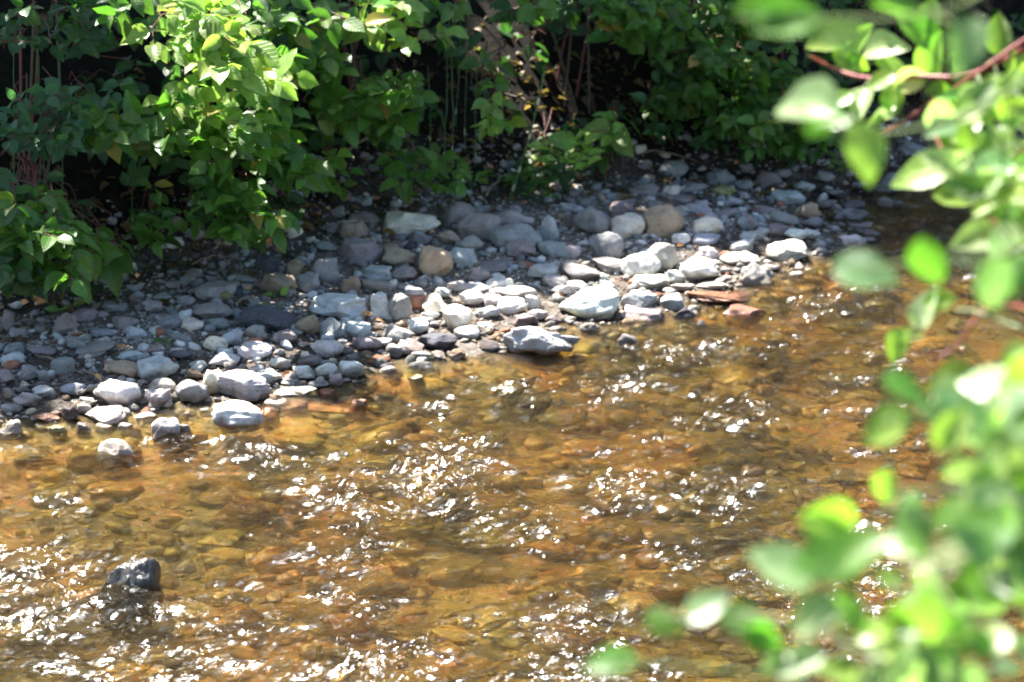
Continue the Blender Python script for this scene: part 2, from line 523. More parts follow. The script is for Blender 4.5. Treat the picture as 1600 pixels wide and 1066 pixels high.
TINT = {'W': (0.66, 0.65, 0.61), 'C': (0.66, 0.60, 0.49), 'G': (0.30, 0.29, 0.27), 'K': (0.12, 0.12, 0.125), 'B': (0.275, 0.285, 0.28), 'V': (0.285, 0.25, 0.235),
        'T': (0.36, 0.28, 0.20), 'D': (0.105, 0.105, 0.115), 'R': (0.42, 0.20, 0.13), 'Y': (0.46, 0.32, 0.10), 'O': (0.36, 0.34, 0.15),
        'P': (0.47, 0.42, 0.40), 'L': (0.46, 0.475, 0.47)}
CNAME = {'W': 'whitish', 'C': 'cream', 'G': 'grey', 'B': 'blue-grey', 'V': 'mauve-grey', 'T': 'tan brown', 'D': 'dark', 'R': 'reddish',
         'Y': 'golden', 'O': 'olive', 'P': 'pale pinkish', 'L': 'light blue-grey'}
SNAME = {'r': 'rounded', 'o': 'smooth oval', 'a': 'angular', 'f': 'flat', 'w': 'rough', 'x': 'rough'}

placed = []   # (px,py,w,h,colour,shape,label,short,obj)
def stone(px, py, w, h, c, k, label=None, short=None, sub=None, rot=None, tilt=0.0, sunk=0.15, depth=0.8, name='river_stone', under=False, cat='stone'):
    r = np.random.default_rng(int(px * 131 + py * 17 + w))
    _, z0 = on_ground(px, py)
    p, z0 = on_ground(px, py, 0.0)
    dist = (p - Vector((0, 0, CAMZ))).length
    mpp = dist / FPX
    th = math.asin((CAMZ - z0) / dist)
    W = w * mpp
    D = W * depth
    hh = h * mpp
    if D * math.sin(th) > hh * 0.85: D = hh * 0.85 / math.sin(th)
    H = math.sqrt(max(hh * hh - (D * math.sin(th)) ** 2, (0.45 * hh) ** 2)) / math.cos(th)
    if under: H = min(H, 0.6 * W)
    if not under and z0 < -0.012:            # stands on the bed, breaks the surface
        top = H * (1 - sunk) ; bot = z0 - 0.01
        p = at_z(px, py, max(0.004, top * 0.5))
        H = top - bot; p.z = (top + bot) / 2
    else:
        p, z0 = on_ground(px, py, H * (0.5 - sunk))
    if under:
        top = -0.012
        if p.z + H / 2 > top: p = Vector((p.x, p.y, top - H / 2)); q = at_z(px, py, p.z); p = q
    if sub is None: sub = 5 if w > 78 else (4 if w > 24 else 3)
    V, F = stone_shape(sub, k, r)
    rz = r.uniform(-0.5, 0.5) if rot is None else rot
    V = V * np.array([W / 2, D / 2, H / 2])
    ry = r.normal() * 0.10 + tilt; rx = r.normal() * 0.08
    M = np.array(Matrix.Rotation(rz, 3, 'Z') @ Matrix.Rotation(ry, 3, 'Y') @ Matrix.Rotation(rx, 3, 'X'))
    V = V @ M.T
    # keep measured width after turning
    V[:, 0] *= (W / 2) / max(1e-6, (V[:, 0].max() - V[:, 0].min()) / 2)
    t = np.array({'Y': (0.74, 0.50, 0.12), 'O': (0.48, 0.48, 0.16), 'R': (0.72, 0.29, 0.12), 'T': (0.58, 0.42, 0.26), 'C': (0.66, 0.6, 0.35)}.get(c, TINT[c]) if under else TINT[c]) * r.uniform(0.86, 1.12) * (1 + r.normal(size=3) * 0.025)
    me = mesh_np(name, V, F, tint=t)
    o = link(name, me, M_rock, loc=p, category=cat)
    placed.append(dict(px=px, py=py, w=w, h=h, c=c, k=k, label=label, short=short, o=o, under=under, x=p.x, y=p.y, rad=W / 2, ry=D / 2))
    return o

HERO = [
 (183, 613, 74, 46, 'W', 'o', 'large pale grey oval boulder at the left waterline with dark speckles', 'large speckled oval boulder'),
 (376, 600, 90, 46, 'L', 'a', 'smooth white wedge-shaped stone standing at the water edge behind the white dome stone', 'white wedge stone'),
 (372, 646, 80, 58, 'W', 'r', 'bright white dome stone standing in shallow water at left', 'white dome stone'),
 (335, 597, 36, 40, 'C', 'r', 'cream rounded stone tucked behind the left end of the white wedge stone', 'cream stone behind the wedge'),
 (456, 613, 76, 15, 'W', 'f', 'thin white slab with dark wet underside just right of the white wedge stone', 'thin white slab'),
 (530, 478, 90, 40, 'W', 'o', 'long white oblong rock lying across the middle of the gravel bar', 'long white oblong rock'),
 (645, 347, 90, 38, 'C', 'a', 'long pale slab rock at the back of the gravel under the bushes', 'pale slab rock at the back'),
 (845, 535, 124, 52, 'L', 'x', 'largest white crusted rock sitting in the stream edge at the centre', 'large white crusted rock'),
 (921, 477, 94, 42, 'W', 'f', 'broad sun-bleached white flat stone near the water right of centre', 'broad bleached flat stone'),
 (1040, 347, 64, 54, 'T', 'r', 'round tan pinkish boulder with dappled light on the right gravel', 'round tan boulder'),
 (981, 354, 54, 38, 'C', 'r', 'cream rounded stone touching the left side of the round tan boulder', 'cream stone beside the tan boulder'),
 (948, 385, 56, 46, 'B', 'r', 'smooth blue-grey humped stone left of the tall white stones', 'blue-grey humped stone'),
 (1001, 415, 64, 44, 'W', 'a', 'tall bright white stone in the middle of the right gravel', 'tall bright white stone'),
 (1036, 403, 56, 46, 'G', 'a', 'rock with white top and black shaded right face below the tan boulder', 'white-topped dark rock'),
 (1092, 421, 60, 40, 'W', 'r', 'white rounded stone with brownish lower right side near the right shore', 'white rounded shore stone'),
 (1230, 391, 66, 36, 'W', 'a', 'brilliant white angular rock at the right shoreline', 'brilliant white shore rock'),
 (1331, 379, 46, 24, 'W', 'w', 'lumpy white rock in the water at the far right tip of the gravel', 'lumpy white rock'),
 (1183, 431, 58, 40, 'G', 'w', 'rough rock with white top and dark wet right side on the right waterline', 'rough dark-sided rock'),
 (1126, 464, 104, 24, 'R', 'f', 'long red-orange flat slab lying wet at the right waterline', 'red-orange slab'),
 (1163, 484, 70, 16, 'R', 'f', 'small red flat slab just in front of the long red-orange slab', 'small red slab'),
 (754, 353, 76, 46, 'V', 'a', 'large mauve-grey angular block on the upper middle gravel', 'large mauve block'),
 (806, 372, 84, 46, 'B', 'r', 'large smooth blue-grey boulder just right of the mauve block', 'large blue-grey boulder'),
 (718, 337, 50, 42, 'V', 'a', 'blue-mauve slab leaning behind the left end of the mauve block', 'leaning mauve slab'),
 (681, 411, 54, 54, 'T', 'r', 'round brown boulder with a white spot on its upper left', 'round brown boulder'),
 (716, 497, 56, 44, 'C', 'a', 'cream angular rock with rough dimpled side on the middle gravel', 'cream angular rock'),
 (625, 482, 40, 46, 'G', 'r', 'upright grey rounded rock with shaded front right of the long white rock', 'upright grey rock'),
 (681, 476, 44, 34, 'C', 'a', 'speckled cream rock between the upright grey rock and the cream angular rock', 'speckled cream rock'),
 (683, 534, 66, 30, 'D', 'o', 'dark wet oval rock with a pale sheen at the middle waterline', 'dark wet oval rock'),
 (659, 573, 38, 22, 'B', 'o', 'small blue glossy wet stone in shallow water below the dark oval rock', 'blue glossy stone'),
 (259, 668, 44, 36, 'P', 'a', 'pale pointed angular rock with a shaded left face standing in the left shallows', 'pale pointed rock'),
 (161, 649, 70, 28, 'W', 'a', 'white wedge rock in the water below the large speckled oval boulder', 'white wedge in the water'),
 (181, 694, 58, 26, 'W', 'a', 'low white peak of a rock breaking the water at left', 'low white peak'),
 (206, 893, 96, 68, 'D', 'r', 'craggy dark grey rock with black shaded side alone in the stream at lower left', 'craggy midstream rock'),
 (15, 674, 40, 34, 'P', 'w', 'pale knobbly rock in the water at the left edge', 'pale knobbly rock'),
 (103, 508, 42, 42, 'V', 'a', 'dark square-faced block beneath the three-leaf seedling at left', 'dark square block'),
 (98, 570, 38, 28, 'B', 'a', 'greenish blue-grey square block on the left gravel', 'blue-grey square block'),
 (193, 577, 62, 29, 'T', 'o', 'brownish oblong smooth stone behind the large speckled boulder', 'brownish oblong stone'),
 (246, 576, 66, 34, 'L', 'f', 'broad light blue-grey slab right of the brownish oblong stone', 'broad blue-grey slab'),
 (253, 604, 46, 28, 'C', 'o', 'cream egg-shaped stone right of the large speckled boulder', 'cream egg stone'),
 (300, 612, 54, 38, 'G', 'r', 'grey speckled rounded stone left of the white wedge stone', 'grey speckled stone'),
 (248, 624, 42, 36, 'P', 'w', 'crumbly pinkish white rock at the waterline under the cream egg stone', 'crumbly pinkish rock'),
 (114, 607, 46, 22, 'L', 'o', 'boat-shaped blue-grey stone left of the large speckled boulder', 'boat-shaped stone'),
 (418, 499, 92, 40, 'D', 'w', 'wide rough dark lump of rock on the left middle gravel', 'rough dark lump'),
 (334, 486, 62, 28, 'G', 'o', 'long grey smooth stone with dark underside on the left gravel', 'long grey stone'),
 (512, 545, 52, 32, 'P', 'r', 'pinkish mauve rounded stone near the water below the long white rock', 'pinkish rounded stone'),
 (565, 392, 68, 38, 'V', 'f', 'wide dark mauve flat slab bedded in the upper left gravel', 'wide mauve slab'),
 (1052, 265, 50, 28, 'G', 'r', 'dull grey boulder at the foot of the right bushes', 'dull grey boulder'),
 (1329, 337, 58, 22, 'B', 'o', 'blue-grey oblong rock lying in the dark pool at right', 'blue-grey pool rock'),
 (1392, 285, 60, 30, 'G', 'a', 'grey angular boulder on the far shore behind the dark pool', 'far shore boulder'),
 (1424, 234, 64, 28, 'G', 'a', 'grey slab on the far bank seen through the near branches at right', 'far bank slab'),
]
for h_ in HERO:
    kw = {}
    if h_[0] == 206: kw = dict(sunk=0.25, depth=0.85, rot=0.5, tilt=0.12, sub=5)
    if h_[0] == 845: kw = dict(sunk=0.0, depth=0.55, rot=0.1)
    if h_[0] == 530: kw = dict(rot=-0.15, tilt=0.06)
    if h_[0] == 372: kw = dict(sunk=0.3)
    o_ = stone(*h_[:6], label=h_[6], short=h_[7], **kw)
    if h_[0] == 206: o_.data.materials[0] = M_wetrock

# secondary measured stones: x y w h colour shape
SEC = """238 480 32 24 G a|255 464 32 13 B f|12 503 22 38 V a|63 549 48 22 V r|68 589 20 24 B o|68 612 37 21 W r|40 627 46 20 P f
109 647 27 27 D r|121 636 20 18 T r|18 639 32 15 L f|137 627 28 15 W r|227 652 36 14 P f|72 652 46 12 R f|196 664 22 9 L f
415 591 52 22 W f|337 455 66 28 G f|399 522 36 30 B r|338 536 40 26 C r|362 529 40 27 L r|480 508 44 36 T r|520 514 42 36 B r
446 527 44 24 V a|557 514 48 24 L f|398 548 54 22 W o|350 561 48 22 L a|310 571 29 17 L r|439 568 36 21 W r|485 565 38 17 V f
474 583 38 22 W a|509 579 38 30 W a|549 578 40 28 W a|525 595 22 22 P r|304 584 28 18 T a|300 508 38 18 C o|342 506 38 20 B o
350 462 26 14 O o|432 624 24 16 T r|463 629 34 12 T o|512 616 32 19 R r|554 360 46 30 T o|521 357 23 19 G r|571 341 50 22 V f
527 331 28 20 V a|620 403 54 32 T a|507 424 52 42 G a|463 424 26 36 T a|482 441 42 34 G r|434 445 60 36 T a|417 412 44 28 D r
548 447 32 32 T a|588 448 54 26 V a|594 478 32 44 W r|651 473 32 26 R a|590 428 46 24 L f|628 428 46 24 V a|661 374 32 20 V a
610 389 28 14 T f|648 457 32 18 L f|812 390 50 30 V r|808 342 58 32 P a|858 361 30 48 L o|866 389 56 26 B o|724 402 48 30 L o
733 382 46 28 G r|700 371 40 24 T a|766 416 74 18 V f|750 429 36 22 V a|850 424 50 26 L a|906 427 62 26 V a|802 456 78 20 P f
737 465 42 26 W a|770 470 36 22 P r|800 479 50 28 W a|831 474 26 24 W r|763 488 38 18 L f|730 521 42 18 L o|622 522 52 34 G a
643 547 46 22 V f|616 549 28 20 B r|592 563 38 16 R f|606 581 28 19 W r|658 557 32 16 L f|576 537 46 24 V r|654 509 34 28 L a
672 492 32 13 W f|756 512 36 18 C f|819 500 46 20 V f|785 520 27 13 R f|766 542 32 13 D f|714 554 28 19 T r|929 350 58 46 G a
972 326 46 28 V a|1016 441 62 26 W a|1106 397 38 20 W f|1114 445 52 14 W f|1063 448 44 14 W f|1054 433 36 22 L r|998 472 58 36 L a
1003 492 66 22 P f|1051 473 38 26 L a|1068 492 36 22 D a|950 451 38 28 L r|944 433 16 13 W r|956 415 62 22 V f|1064 373 30 18 W r
1103 374 44 16 L f|1105 353 50 32 C a|1165 349 30 22 B a|1160 385 40 20 W a|1170 370 32 16 L f|1334 321 34 13 B f|1383 315 26 17 V r
1226 343 46 25 G a|1260 332 46 28 T a|1231 309 56 20 L f|1147 315 30 18 L a|1130 299 38 18 O o|1162 290 30 18 G a|1126 276 46 26 B r
1201 282 42 30 V a|1169 348 30 22 V a|1216 358 42 20 V a|1245 366 42 19 W a|1271 350 28 22 B a|1268 367 26 14 W f|1158 405 64 20 W f
1205 419 30 12 P f|1186 366 34 18 L a|880 452 40 18 W a|868 440 44 18 P f|905 449 40 18 W a|1280 384 24 13 L r|1345 350 36 9 P f
893 393 34 24 P a|780 442 46 16 W f|745 449 52 14 W f|715 447 40 18 G r|690 458 28 18 L r|840 492 34 18 P r|865 499 26 14 V r
1010 298 44 18 V f|1085 292 44 16 G a|1060 312 46 16 V f|1090 326 40 16 L f|1018 320 36 14 V a|1135 335 38 14 V f|1195 330 40 16 V a
1290 318 34 14 G a|1300 300 36 15 V a|1255 290 38 18 L a|1222 270 34 14 G a|1290 276 30 14 V f|1340 290 32 14 B a|1310 330 18 10 G r
20 560 40 20 L a|12 590 28 28 V a|45 583 34 26 G a|150 545 60 20 V f|160 520 38 14 B f|132 492 42 18 V f|30 520 30 16 G f|190 505 34 22 V a
210 520 36 18 L r|265 505 40 20 B f|285 530 34 20 B f|235 545 40 16 V a|280 553 44 20 D a|205 555 40 15 L f|175 480 30 14 G f|210 450 26 12 G f
360 590 24 12 P f|540 548 26 12 V r|497 600 34 14 L r|455 598 38 10 L f|540 612 34 12 B f|575 600 30 14 G f|600 537 30 16 L r
390 470 34 16 G r|370 490 26 14 B f|385 437 34 12 G f|310 455 30 14 B r|290 470 30 15 G r|300 430 34 14 V f|270 445 26 12 G a
1400 316 22 8 B f|1360 362 30 8 V f|1300 356 22 10 L r|650 590 30 10 O o|560 628 30 10 R f|90 668 28 10 O f|130 664 26 9 G f"""
for line in SEC.split('\n'):
    for e in line.split('|'):
        a = e.split()
        if len(a) == 6 and a[5] in 'ro' and random.random() < 0.62: a[5] = {'r': 'a', 'o': 'f'}[a[5]]
        if len(a) == 6: stone(float(a[0]), float(a[1]), float(a[2]), float(a[3]), a[4], a[5])

# random companions up to 300 on the bar
def free(x, y, r, f=0.75):
    for q in placed:
        if abs(q['x'] - x) < f * (q['rad'] + r) and abs(q['y'] - y) < f * (max(q['ry'], q['rad'] * 0.6) + r): return False
    return True

def bar_px(px, py):
    p, _ = on_ground(px, py)
    return float(sdf(SHORE, [p.x], [p.y])[0]), float(sdf(BANK, [p.x], [p.y])[0]), p
tries = 0
while len(placed) < 300 and tries < 6000:
    tries += 1
    px = random.uniform(0, 1400); py = random.uniform(235, 690)
    ds, db, p = bar_px(px, py)
    if ds < -0.12 or db > 0.12: continue
    w = random.uniform(20, 36) * (0.8 if px > 1000 else 1)
    mpp = p.length / FPX
    if not free(p.x, p.y, w * mpp / 2, 0.85): continue
    lit = ds < 0.55  # sunny strip by the water: sunlight put into paler stone colours
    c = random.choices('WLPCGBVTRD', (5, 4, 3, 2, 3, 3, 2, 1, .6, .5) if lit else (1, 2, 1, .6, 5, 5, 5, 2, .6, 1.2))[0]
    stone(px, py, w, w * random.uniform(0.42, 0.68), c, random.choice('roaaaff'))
BAR = list(placed)

# submerged cobbles
SUBM = [(966, 526, 86, 44, 'Y', 'f', 'broad golden slab under shallow water right of the large white crusted rock', 'golden submerged slab'),
        (1042, 511, 66, 26, 'R', 'f', 'orange-brown submerged slab below the right waterline stones', 'orange submerged slab'),
        (1335, 742, 84, 26, 'C', 'o', 'pale yellowish oval stone under the water at right', 'pale yellowish submerged stone'),
        (345, 842, 78, 30, 'O', 'r', 'olive green submerged stone, the upper one of a pair at lower left', 'upper olive submerged stone'),
        (425, 872, 62, 40, 'Y', 'r', 'yellow-olive submerged stone right of the olive pair at lower left', 'yellow-olive submerged stone'),
        (350, 872, 72, 30, 'O', 'r', 'olive submerged stone, the lower one of a pair at lower left', 'lower olive submerged stone'),
        (452, 903, 44, 18, 'C', 'o', 'small bright yellow-green stone under water below the yellow-olive stone', 'small bright yellow-green stone'),
        (515, 640, 96, 22, 'R', 'f', 'long reddish slab under shallow water below the thin white slab', 'reddish submerged slab'),
        (130, 720, 60, 32, 'Y', 'r', 'golden round stone under water left of the low white peak', 'golden round stone at left'),
        (670, 604, 70, 26, 'Y', 'r', 'yellow mossy stone just under water below the blue glossy stone', 'yellow mossy submerged stone'),
        (625, 590, 60, 18, 'O', 'o', 'greenish grey flat stone under shallow water left of the yellow mossy stone', 'greenish submerged stone'),
        (1095, 506, 64, 20, 'R', 'f', 'rust slab just under water below the small red flat slab', 'rust slab'),
        (1225, 452, 60, 18, 'Y', 'f', 'golden brown slab under water right of the rough dark-sided rock', 'golden brown slab'),
        (555, 625, 60, 18, 'R', 'f', 'rust-coloured slab under shallow water left of the orange oval stone', 'left rust slab'),
        (600, 615, 46, 18, 'R', 'o', 'orange oval stone under shallow water near the pebbly shore', 'orange oval submerged stone'),
        (700, 890, 110, 40, 'O', 'f', 'wide greenish yellow stone under the ripples at the lower centre', 'wide greenish submerged stone'),
        (910, 700, 76, 26, 'R', 'o', 'reddish orange stone under the ripples right of centre', 'reddish stone under ripples'),
        (470, 690, 80, 30, 'O', 'r', 'olive stone under ripples below the reddish slab', 'olive stone under ripples')]
for h_ in SUBM:
    stone(*h_[:6], label=h_[6], short=h_[7], under=True, name='submerged_stone')
n0 = len(placed); tries = 0
while len(placed) < n0 + 125 and tries < 9000:
    tries += 1
    px = random.uniform(-20, 1560); py = random.uniform(300, 1080)
    ds, db, p = bar_px(px, py)
    if ds > -0.10: continue
    sz = random.uniform(50, 125) * (0.55 + 0.5 * (py - 300) / 760)
    mpp = p.length / FPX
    if not free(p.x, p.y, sz * mpp / 2, 0.8): continue
    c = random.choices('YOTRGDBCP', (5, 5, 3, 2.2, 3, 3.0, 2, 1, .8))[0]
    stone(px, py, sz, sz * random.uniform(0.3, 0.5), c, random.choice('rraafo'), under=True, name='submerged_stone')

n0 = len(placed); tries = 0
while len(placed) < n0 + 45 and tries < 9000:
    tries += 1
    px = random.uniform(0, 1380); py = random.uniform(360, 720)
    ds, db, p = bar_px(px, py)
    if ds > 0.0 or ds < -0.38: continue
    sz = random.uniform(26, 70) * (0.55 + 0.5 * (py - 300) / 500)
    if not free(p.x, p.y, sz * p.length / FPX / 2, 0.8): continue
    stone(px, py, sz, sz * random.uniform(0.3, 0.5), random.choices('YRTODBG', (4, 5, 4, 2, 2, 1, 1))[0], random.choice('roafo'), under=True, name='submerged_stone')

# gravel filler as stuff
def pebbles(name, pts, sizes, cols, flat=(0.35, 0.75), label=None, sub=2):
    temps = [stone_shape(sub, 'afroaafafw'[i], np.random.default_rng(900 + i)) for i in range(10)]
    Vs, Fs, Ts = [], [], []; n = 0
    H = height(pts[:, 0], pts[:, 1])
    for i, (p, s, c) in enumerate(zip(pts, sizes, cols)):
        V, F = temps[i % 10]
        a = rng.uniform(0, 6.28); fz = rng.uniform(*flat)
        ca, sa = math.cos(a), math.sin(a); ty = rng.uniform(0.6, 1)
        X = V[:, 0] * s; Y = V[:, 1] * s * ty; Z = V[:, 2] * s * fz + rng.normal() * 0.2 * X
        Vs.append(np.stack([X * ca - Y * sa + p[0], X * sa + Y * ca + p[1], Z + H[i] + s * fz * 0.45], 1))
        Fs.append(F + n); n += len(V)
        t = np.array(TINT[c]) * rng.uniform(0.75, 1.15)
        Ts.append(np.tile(t, (len(V), 1)))
    me = mesh_np(name, np.vstack(Vs), np.vstack(Fs), tint=np.vstack(Ts))
    return link(name, me, M_rock, kind='stuff', label=label, category='pebbles')

def scatter(n, region, smin, smax, palette):
    P = []; Z = []; C = []
    while len(P) < n:
        px = rng.uniform(-80, 1700, 4000); py = rng.uniform(225, 1090, 4000)
        D = np.array([at_z(a, b, 0.03)[:2] for a, b in zip(px, py)])
        ds = sdf(SHORE, D[:, 0], D[:, 1]); db = sdf(BANK, D[:, 0], D[:, 1])
        ok = region(ds, db) & (rng.random(4000) < np.clip((D[:, 1] / 9) ** 2, 0.2, 1))
        for q, a in zip(D[ok], ds[ok]):
            P.append(q); s = smin + (smax - smin) * rng.random() ** 2.4; Z.append(s / 2); C.append(palette(a))
    return np.array(P[:n]), Z[:n], C[:n]
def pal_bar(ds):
    if ds < 0.6: return random.choices('WLPCGBVTRD', (5, 4, 3, 2, 3, 3, 2.5, 1.3, 1, .6))[0]  # paler pebble mix on the sunny strip, sunlight put into their colours
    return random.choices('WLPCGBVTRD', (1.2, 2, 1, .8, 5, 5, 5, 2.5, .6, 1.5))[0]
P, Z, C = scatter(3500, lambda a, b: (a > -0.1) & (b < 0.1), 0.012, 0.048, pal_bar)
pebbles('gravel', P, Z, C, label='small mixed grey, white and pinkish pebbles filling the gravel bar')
P, Z, C = scatter(1700, lambda a, b: (a < -0.04), 0.02, 0.085, lambda d: random.choices('YOTRGDBWP', (6, 4, 4, 3, 2, 1.4, 1, .8, .7))[0])
pebbles('streambed_pebbles', P, Z, C, flat=(0.25, 0.5), label='small golden brown pebbles covering the bed of the stream')

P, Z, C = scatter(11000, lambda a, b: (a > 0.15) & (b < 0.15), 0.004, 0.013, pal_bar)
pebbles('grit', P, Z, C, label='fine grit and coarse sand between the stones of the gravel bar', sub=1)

# labels for every stone from its own look and its nearest named neighbour
LM = [q for q in placed if q['short']]
EXTRA = [(800, 1040, 'middle of the bottom edge'), (60, 1040, 'bottom left corner'), (1150, 1040, 'bottom edge right of centre'), (450, 1040, 'bottom edge left of centre'),
         (20, 790, 'left edge below the gravel'), (1200, 620, 'open water right of centre'), (1200, 850, 'water beside the near leaves'),
         (800, 800, 'centre of the open water'), (1500, 420, 'far right reach of the stream'), (1000, 640, 'open water below the golden slab'),
         (600, 760, 'rippled water left of centre'), (1560, 800, 'right edge behind the near leaves'), (1020, 920, 'lower rippled water right of centre'),
         (1480, 330, 'dark pool at right'), (1520, 560, 'water behind the near shrub')]
def rel(q, lx, ly):
    dx = q['px'] - lx; dy = q['py'] - ly
    a = math.degrees(math.atan2(-dy * 1.6, dx)) % 360
    return ['right of', 'behind and right of', 'behind', 'behind and left of', 'left of', 'in front and left of', 'in front of', 'in front and right of'][int(((a + 22.5) % 360) // 45)]
def sizew(q):
    w = q['w']
    return ('tiny' if w < 22 else 'small' if w < 32 else 'medium' if w < 50 else 'large')
def shapew(q): return SNAME[q['k']]
groups = {}
for q in placed:
    if q['label']: q['o']['label'] = q['label']; continue
    cands = [(math.hypot(q['px'] - l['px'], (q['py'] - l['py']) * 1.6), l['px'], l['py'], 'the ' + l['short']) for l in LM if l['under'] == q['under'] or not q['under'] or True]
    if q['under']: cands += [(math.hypot(q['px'] - a, (q['py'] - b) * 1.6) + 30, a, b, 'the ' + t) for a, b, t in EXTRA]
    cands.sort(); q['cand'] = cands
    d, lx, ly, sn = cands[0]
    word = 'stone' if not q['under'] else 'submerged stone'
    pseudo = sn[4:] in [e[2] for e in EXTRA]
    base = f"{sizew(q)} {CNAME[q['c']]} {shapew(q)} {word}"
    q['key'] = (base, (rel(q, lx, ly) if not pseudo else 'near'), sn); q['d'] = d
    groups.setdefault(q['key'], []).append(q)
ORD = ['nearest', 'second nearest', 'third nearest', 'fourth nearest', 'fifth nearest', 'sixth nearest', 'seventh nearest']
for k, qs in groups.items():
    qs.sort(key=lambda q: q['d'])
    for i, q in enumerate(qs):
        lab = f"{k[0]} {k[1]} {k[2]}"
        if len(qs) > 1: lab += f", {ORD[min(i, 6)]} to it"
        if len(lab.split()) > 16: lab = lab.replace(' to it', '').replace('stone under ripples', 'stone')
        if len(lab.split()) > 16: lab = lab.replace('submerged ', 'sunken ').replace(' of the ', ' the ', 0).replace(' smooth oval', ' oval').replace('medium ', '').replace('in front and', 'front and')
        q['o']['label'] = lab
for q in placed:
    q['o']['group'] = 'stones under the stream water' if q['under'] else 'stones on the gravel bar'

# ------------------------------------------------------------------ leaves
U = np.array([0, .07, .2, .36, .54, .72, .88, 1.0]); HW = np.array([0.004, .15, .265, .32, .305, .225, .10, 0.0])
NC = 5
def leaf_template():
    uvs = []
    for u, w in zip(U, HW):
        for c in np.linspace(-1, 1, NC): uvs.append((u, c * w))
    F = []
    for i in range(len(U) - 1):
        for j in range(NC - 1):
            a = i * NC + j; F.append((a, a + 1, a + NC + 1, a + NC))
    return np.array(uvs), np.array(F)
LUV, LF = leaf_template()

def leaves_mesh(name, P, A, Nn, Ln, T, curl=0.25, fold=0.35, wide=1.0, extra=None):
    P, A, Nn = map(lambda q: np.asarray([tuple(v) for v in q], float), (P, A, Nn)); Ln = np.asarray(Ln, float); T = np.asarray(T, float)
    A /= np.linalg.norm(A, axis=1, keepdims=True)
    Nn = Nn - (Nn * A).sum(1, keepdims=True) * A; Nn /= np.linalg.norm(Nn, axis=1, keepdims=True) + 1e-9
    B = np.cross(Nn, A)
    n = len(P); m = len(LUV)
    u = LUV[:, 0][None]; v = LUV[:, 1][None] * wide
    cu = curl * rng.uniform(0.2, 1.8, (n, 1)); fo = fold * rng.uniform(0.1, 1.6, (n, 1)); tw = rng.normal(0, 0.25, (n, 1))
    wv = 0.02 * np.sin(u * 14 + rng.uniform(0, 6, (n, 1))) * np.sign(v) * (np.abs(v) > 0.05)
    z = -cu * u ** 2 + fo * np.abs(v) + tw * v * u + wv
    bend = rng.normal(0, 0.10, (n, 1)) * u ** 2
    X = P[:, None] + Ln[:, None, None] * (A[:, None] * u[..., None] + B[:, None] * (v + bend)[..., None] + Nn[:, None] * z[..., None])
    V = X.reshape(-1, 3)
    F = (LF[None] + (np.arange(n) * m)[:, None, None]).reshape(-1, 4)
    uv = np.tile(LUV, (n, 1)); t = np.repeat(T, m, axis=0)
    if extra is None or not extra.V: return mesh_np(name, V, F, uv=uv, tint=t)
    EV, EF = np.vstack(extra.V), np.vstack(extra.F)      # leaf stalks and twigs, second material
    me = mesh_np(name, np.vstack([V, EV]), np.vstack([F, EF + len(V)]), uv=np.vstack([uv, np.zeros((len(EV), 2))]), tint=np.vstack([t, np.full((len(EV), 3), 0.1)]))
    mi = np.zeros(len(F) + len(EF), dtype=np.int32); mi[len(F):] = 1
    me.polygons.foreach_set('material_index', mi)
    return me

GREENS = {'mid': (0.080, 0.175, 0.030), 'dark': (0.035, 0.095, 0.027), 'sprig': (0.34, 0.50, 0.12), 'old': (0.30, 0.24, 0.05), 'lite': (0.22, 0.34, 0.09), 'blue': (0.05, 0.13, 0.06), 'yel': (0.17, 0.29, 0.045), 'near': (0.23, 0.37, 0.07), 'pale': (0.34, 0.44, 0.21), 'nblue': (0.12, 0.22, 0.10), 'ndark': (0.10, 0.22, 0.03)}  # lite and sprig carry painted sunlight, dark carries painted shade
def tint(k, s=0.16):
    if random.random() < 0.025 and k in ('mid', 'lite'): k = 'old'
    b = np.array(GREENS[k]); f = 1 + random.gauss(0, s)
    return np.clip(b * f * np.array([1 + random.gauss(0, .12), 1, 1 + random.gauss(0, .1)]), 0.005, 0.6)

def rvec(s=1.0): return Vector((random.gauss(0, s), random.gauss(0, s), random.gauss(0, s)))

class Foliage:
    def __init__(self): self.P = []; self.A = []; self.N = []; self.L = []; self.T = []
    def leaf(self, p, a, n, l, t): self.P.append(p); self.A.append(a); self.N.append(n); self.L.append(l); self.T.append(t)
    def spray(self, tip, direc, length, nl, size, tone, nbias):
        """opposite leaf pairs along a twig ending at tip"""
        d = Vector(direc).normalized(); base = Vector(tip) - d * length
        side = d.cross(Vector((0, 0, 1)))
        if side.length < .1: side = Vector((1, 0, 0))
        side.normalize()
        k = max(1, nl // 2)
        for i in range(k):
            t = (i + 0.4) / k; p = base + d * (length * t)
            sd = side if i % 2 == 0 else (side * 0.6 + Vector((0, 0, 0.5))).normalized()
            for s in (-1, 1):
                a = (sd * s * 0.95 + d * (0.4 + 0.5 * t) + Vector((0, 0, -0.08)) + rvec(0.38))
                n = (Vector(nbias) + rvec(0.5))
                self.leaf(p + a.normalized() * 0.008, a, n, size * random.uniform(0.5, 1.25) * (0.75 + 0.35 * (1 - t)), tint(tone))
        self.leaf(Vector(tip), d + rvec(0.25) + Vector((0, 0, -0.2)), Vector(nbias) + rvec(0.35), size * random.uniform(0.6, 1.0), tint(tone))
        return base
    def mesh(self, name, **k): return leaves_mesh(name, self.P, self.A, self.N, self.L, self.T, **k)

BANKY = lambda px: float(np.interp(px, [b[0] for b in BANK_PX], [b[1] for b in BANK_PX]))
def bank_y(px):
    """world depth of bush foot at image column px"""
    p, _ = on_ground(px, BANKY(px)); return p.y

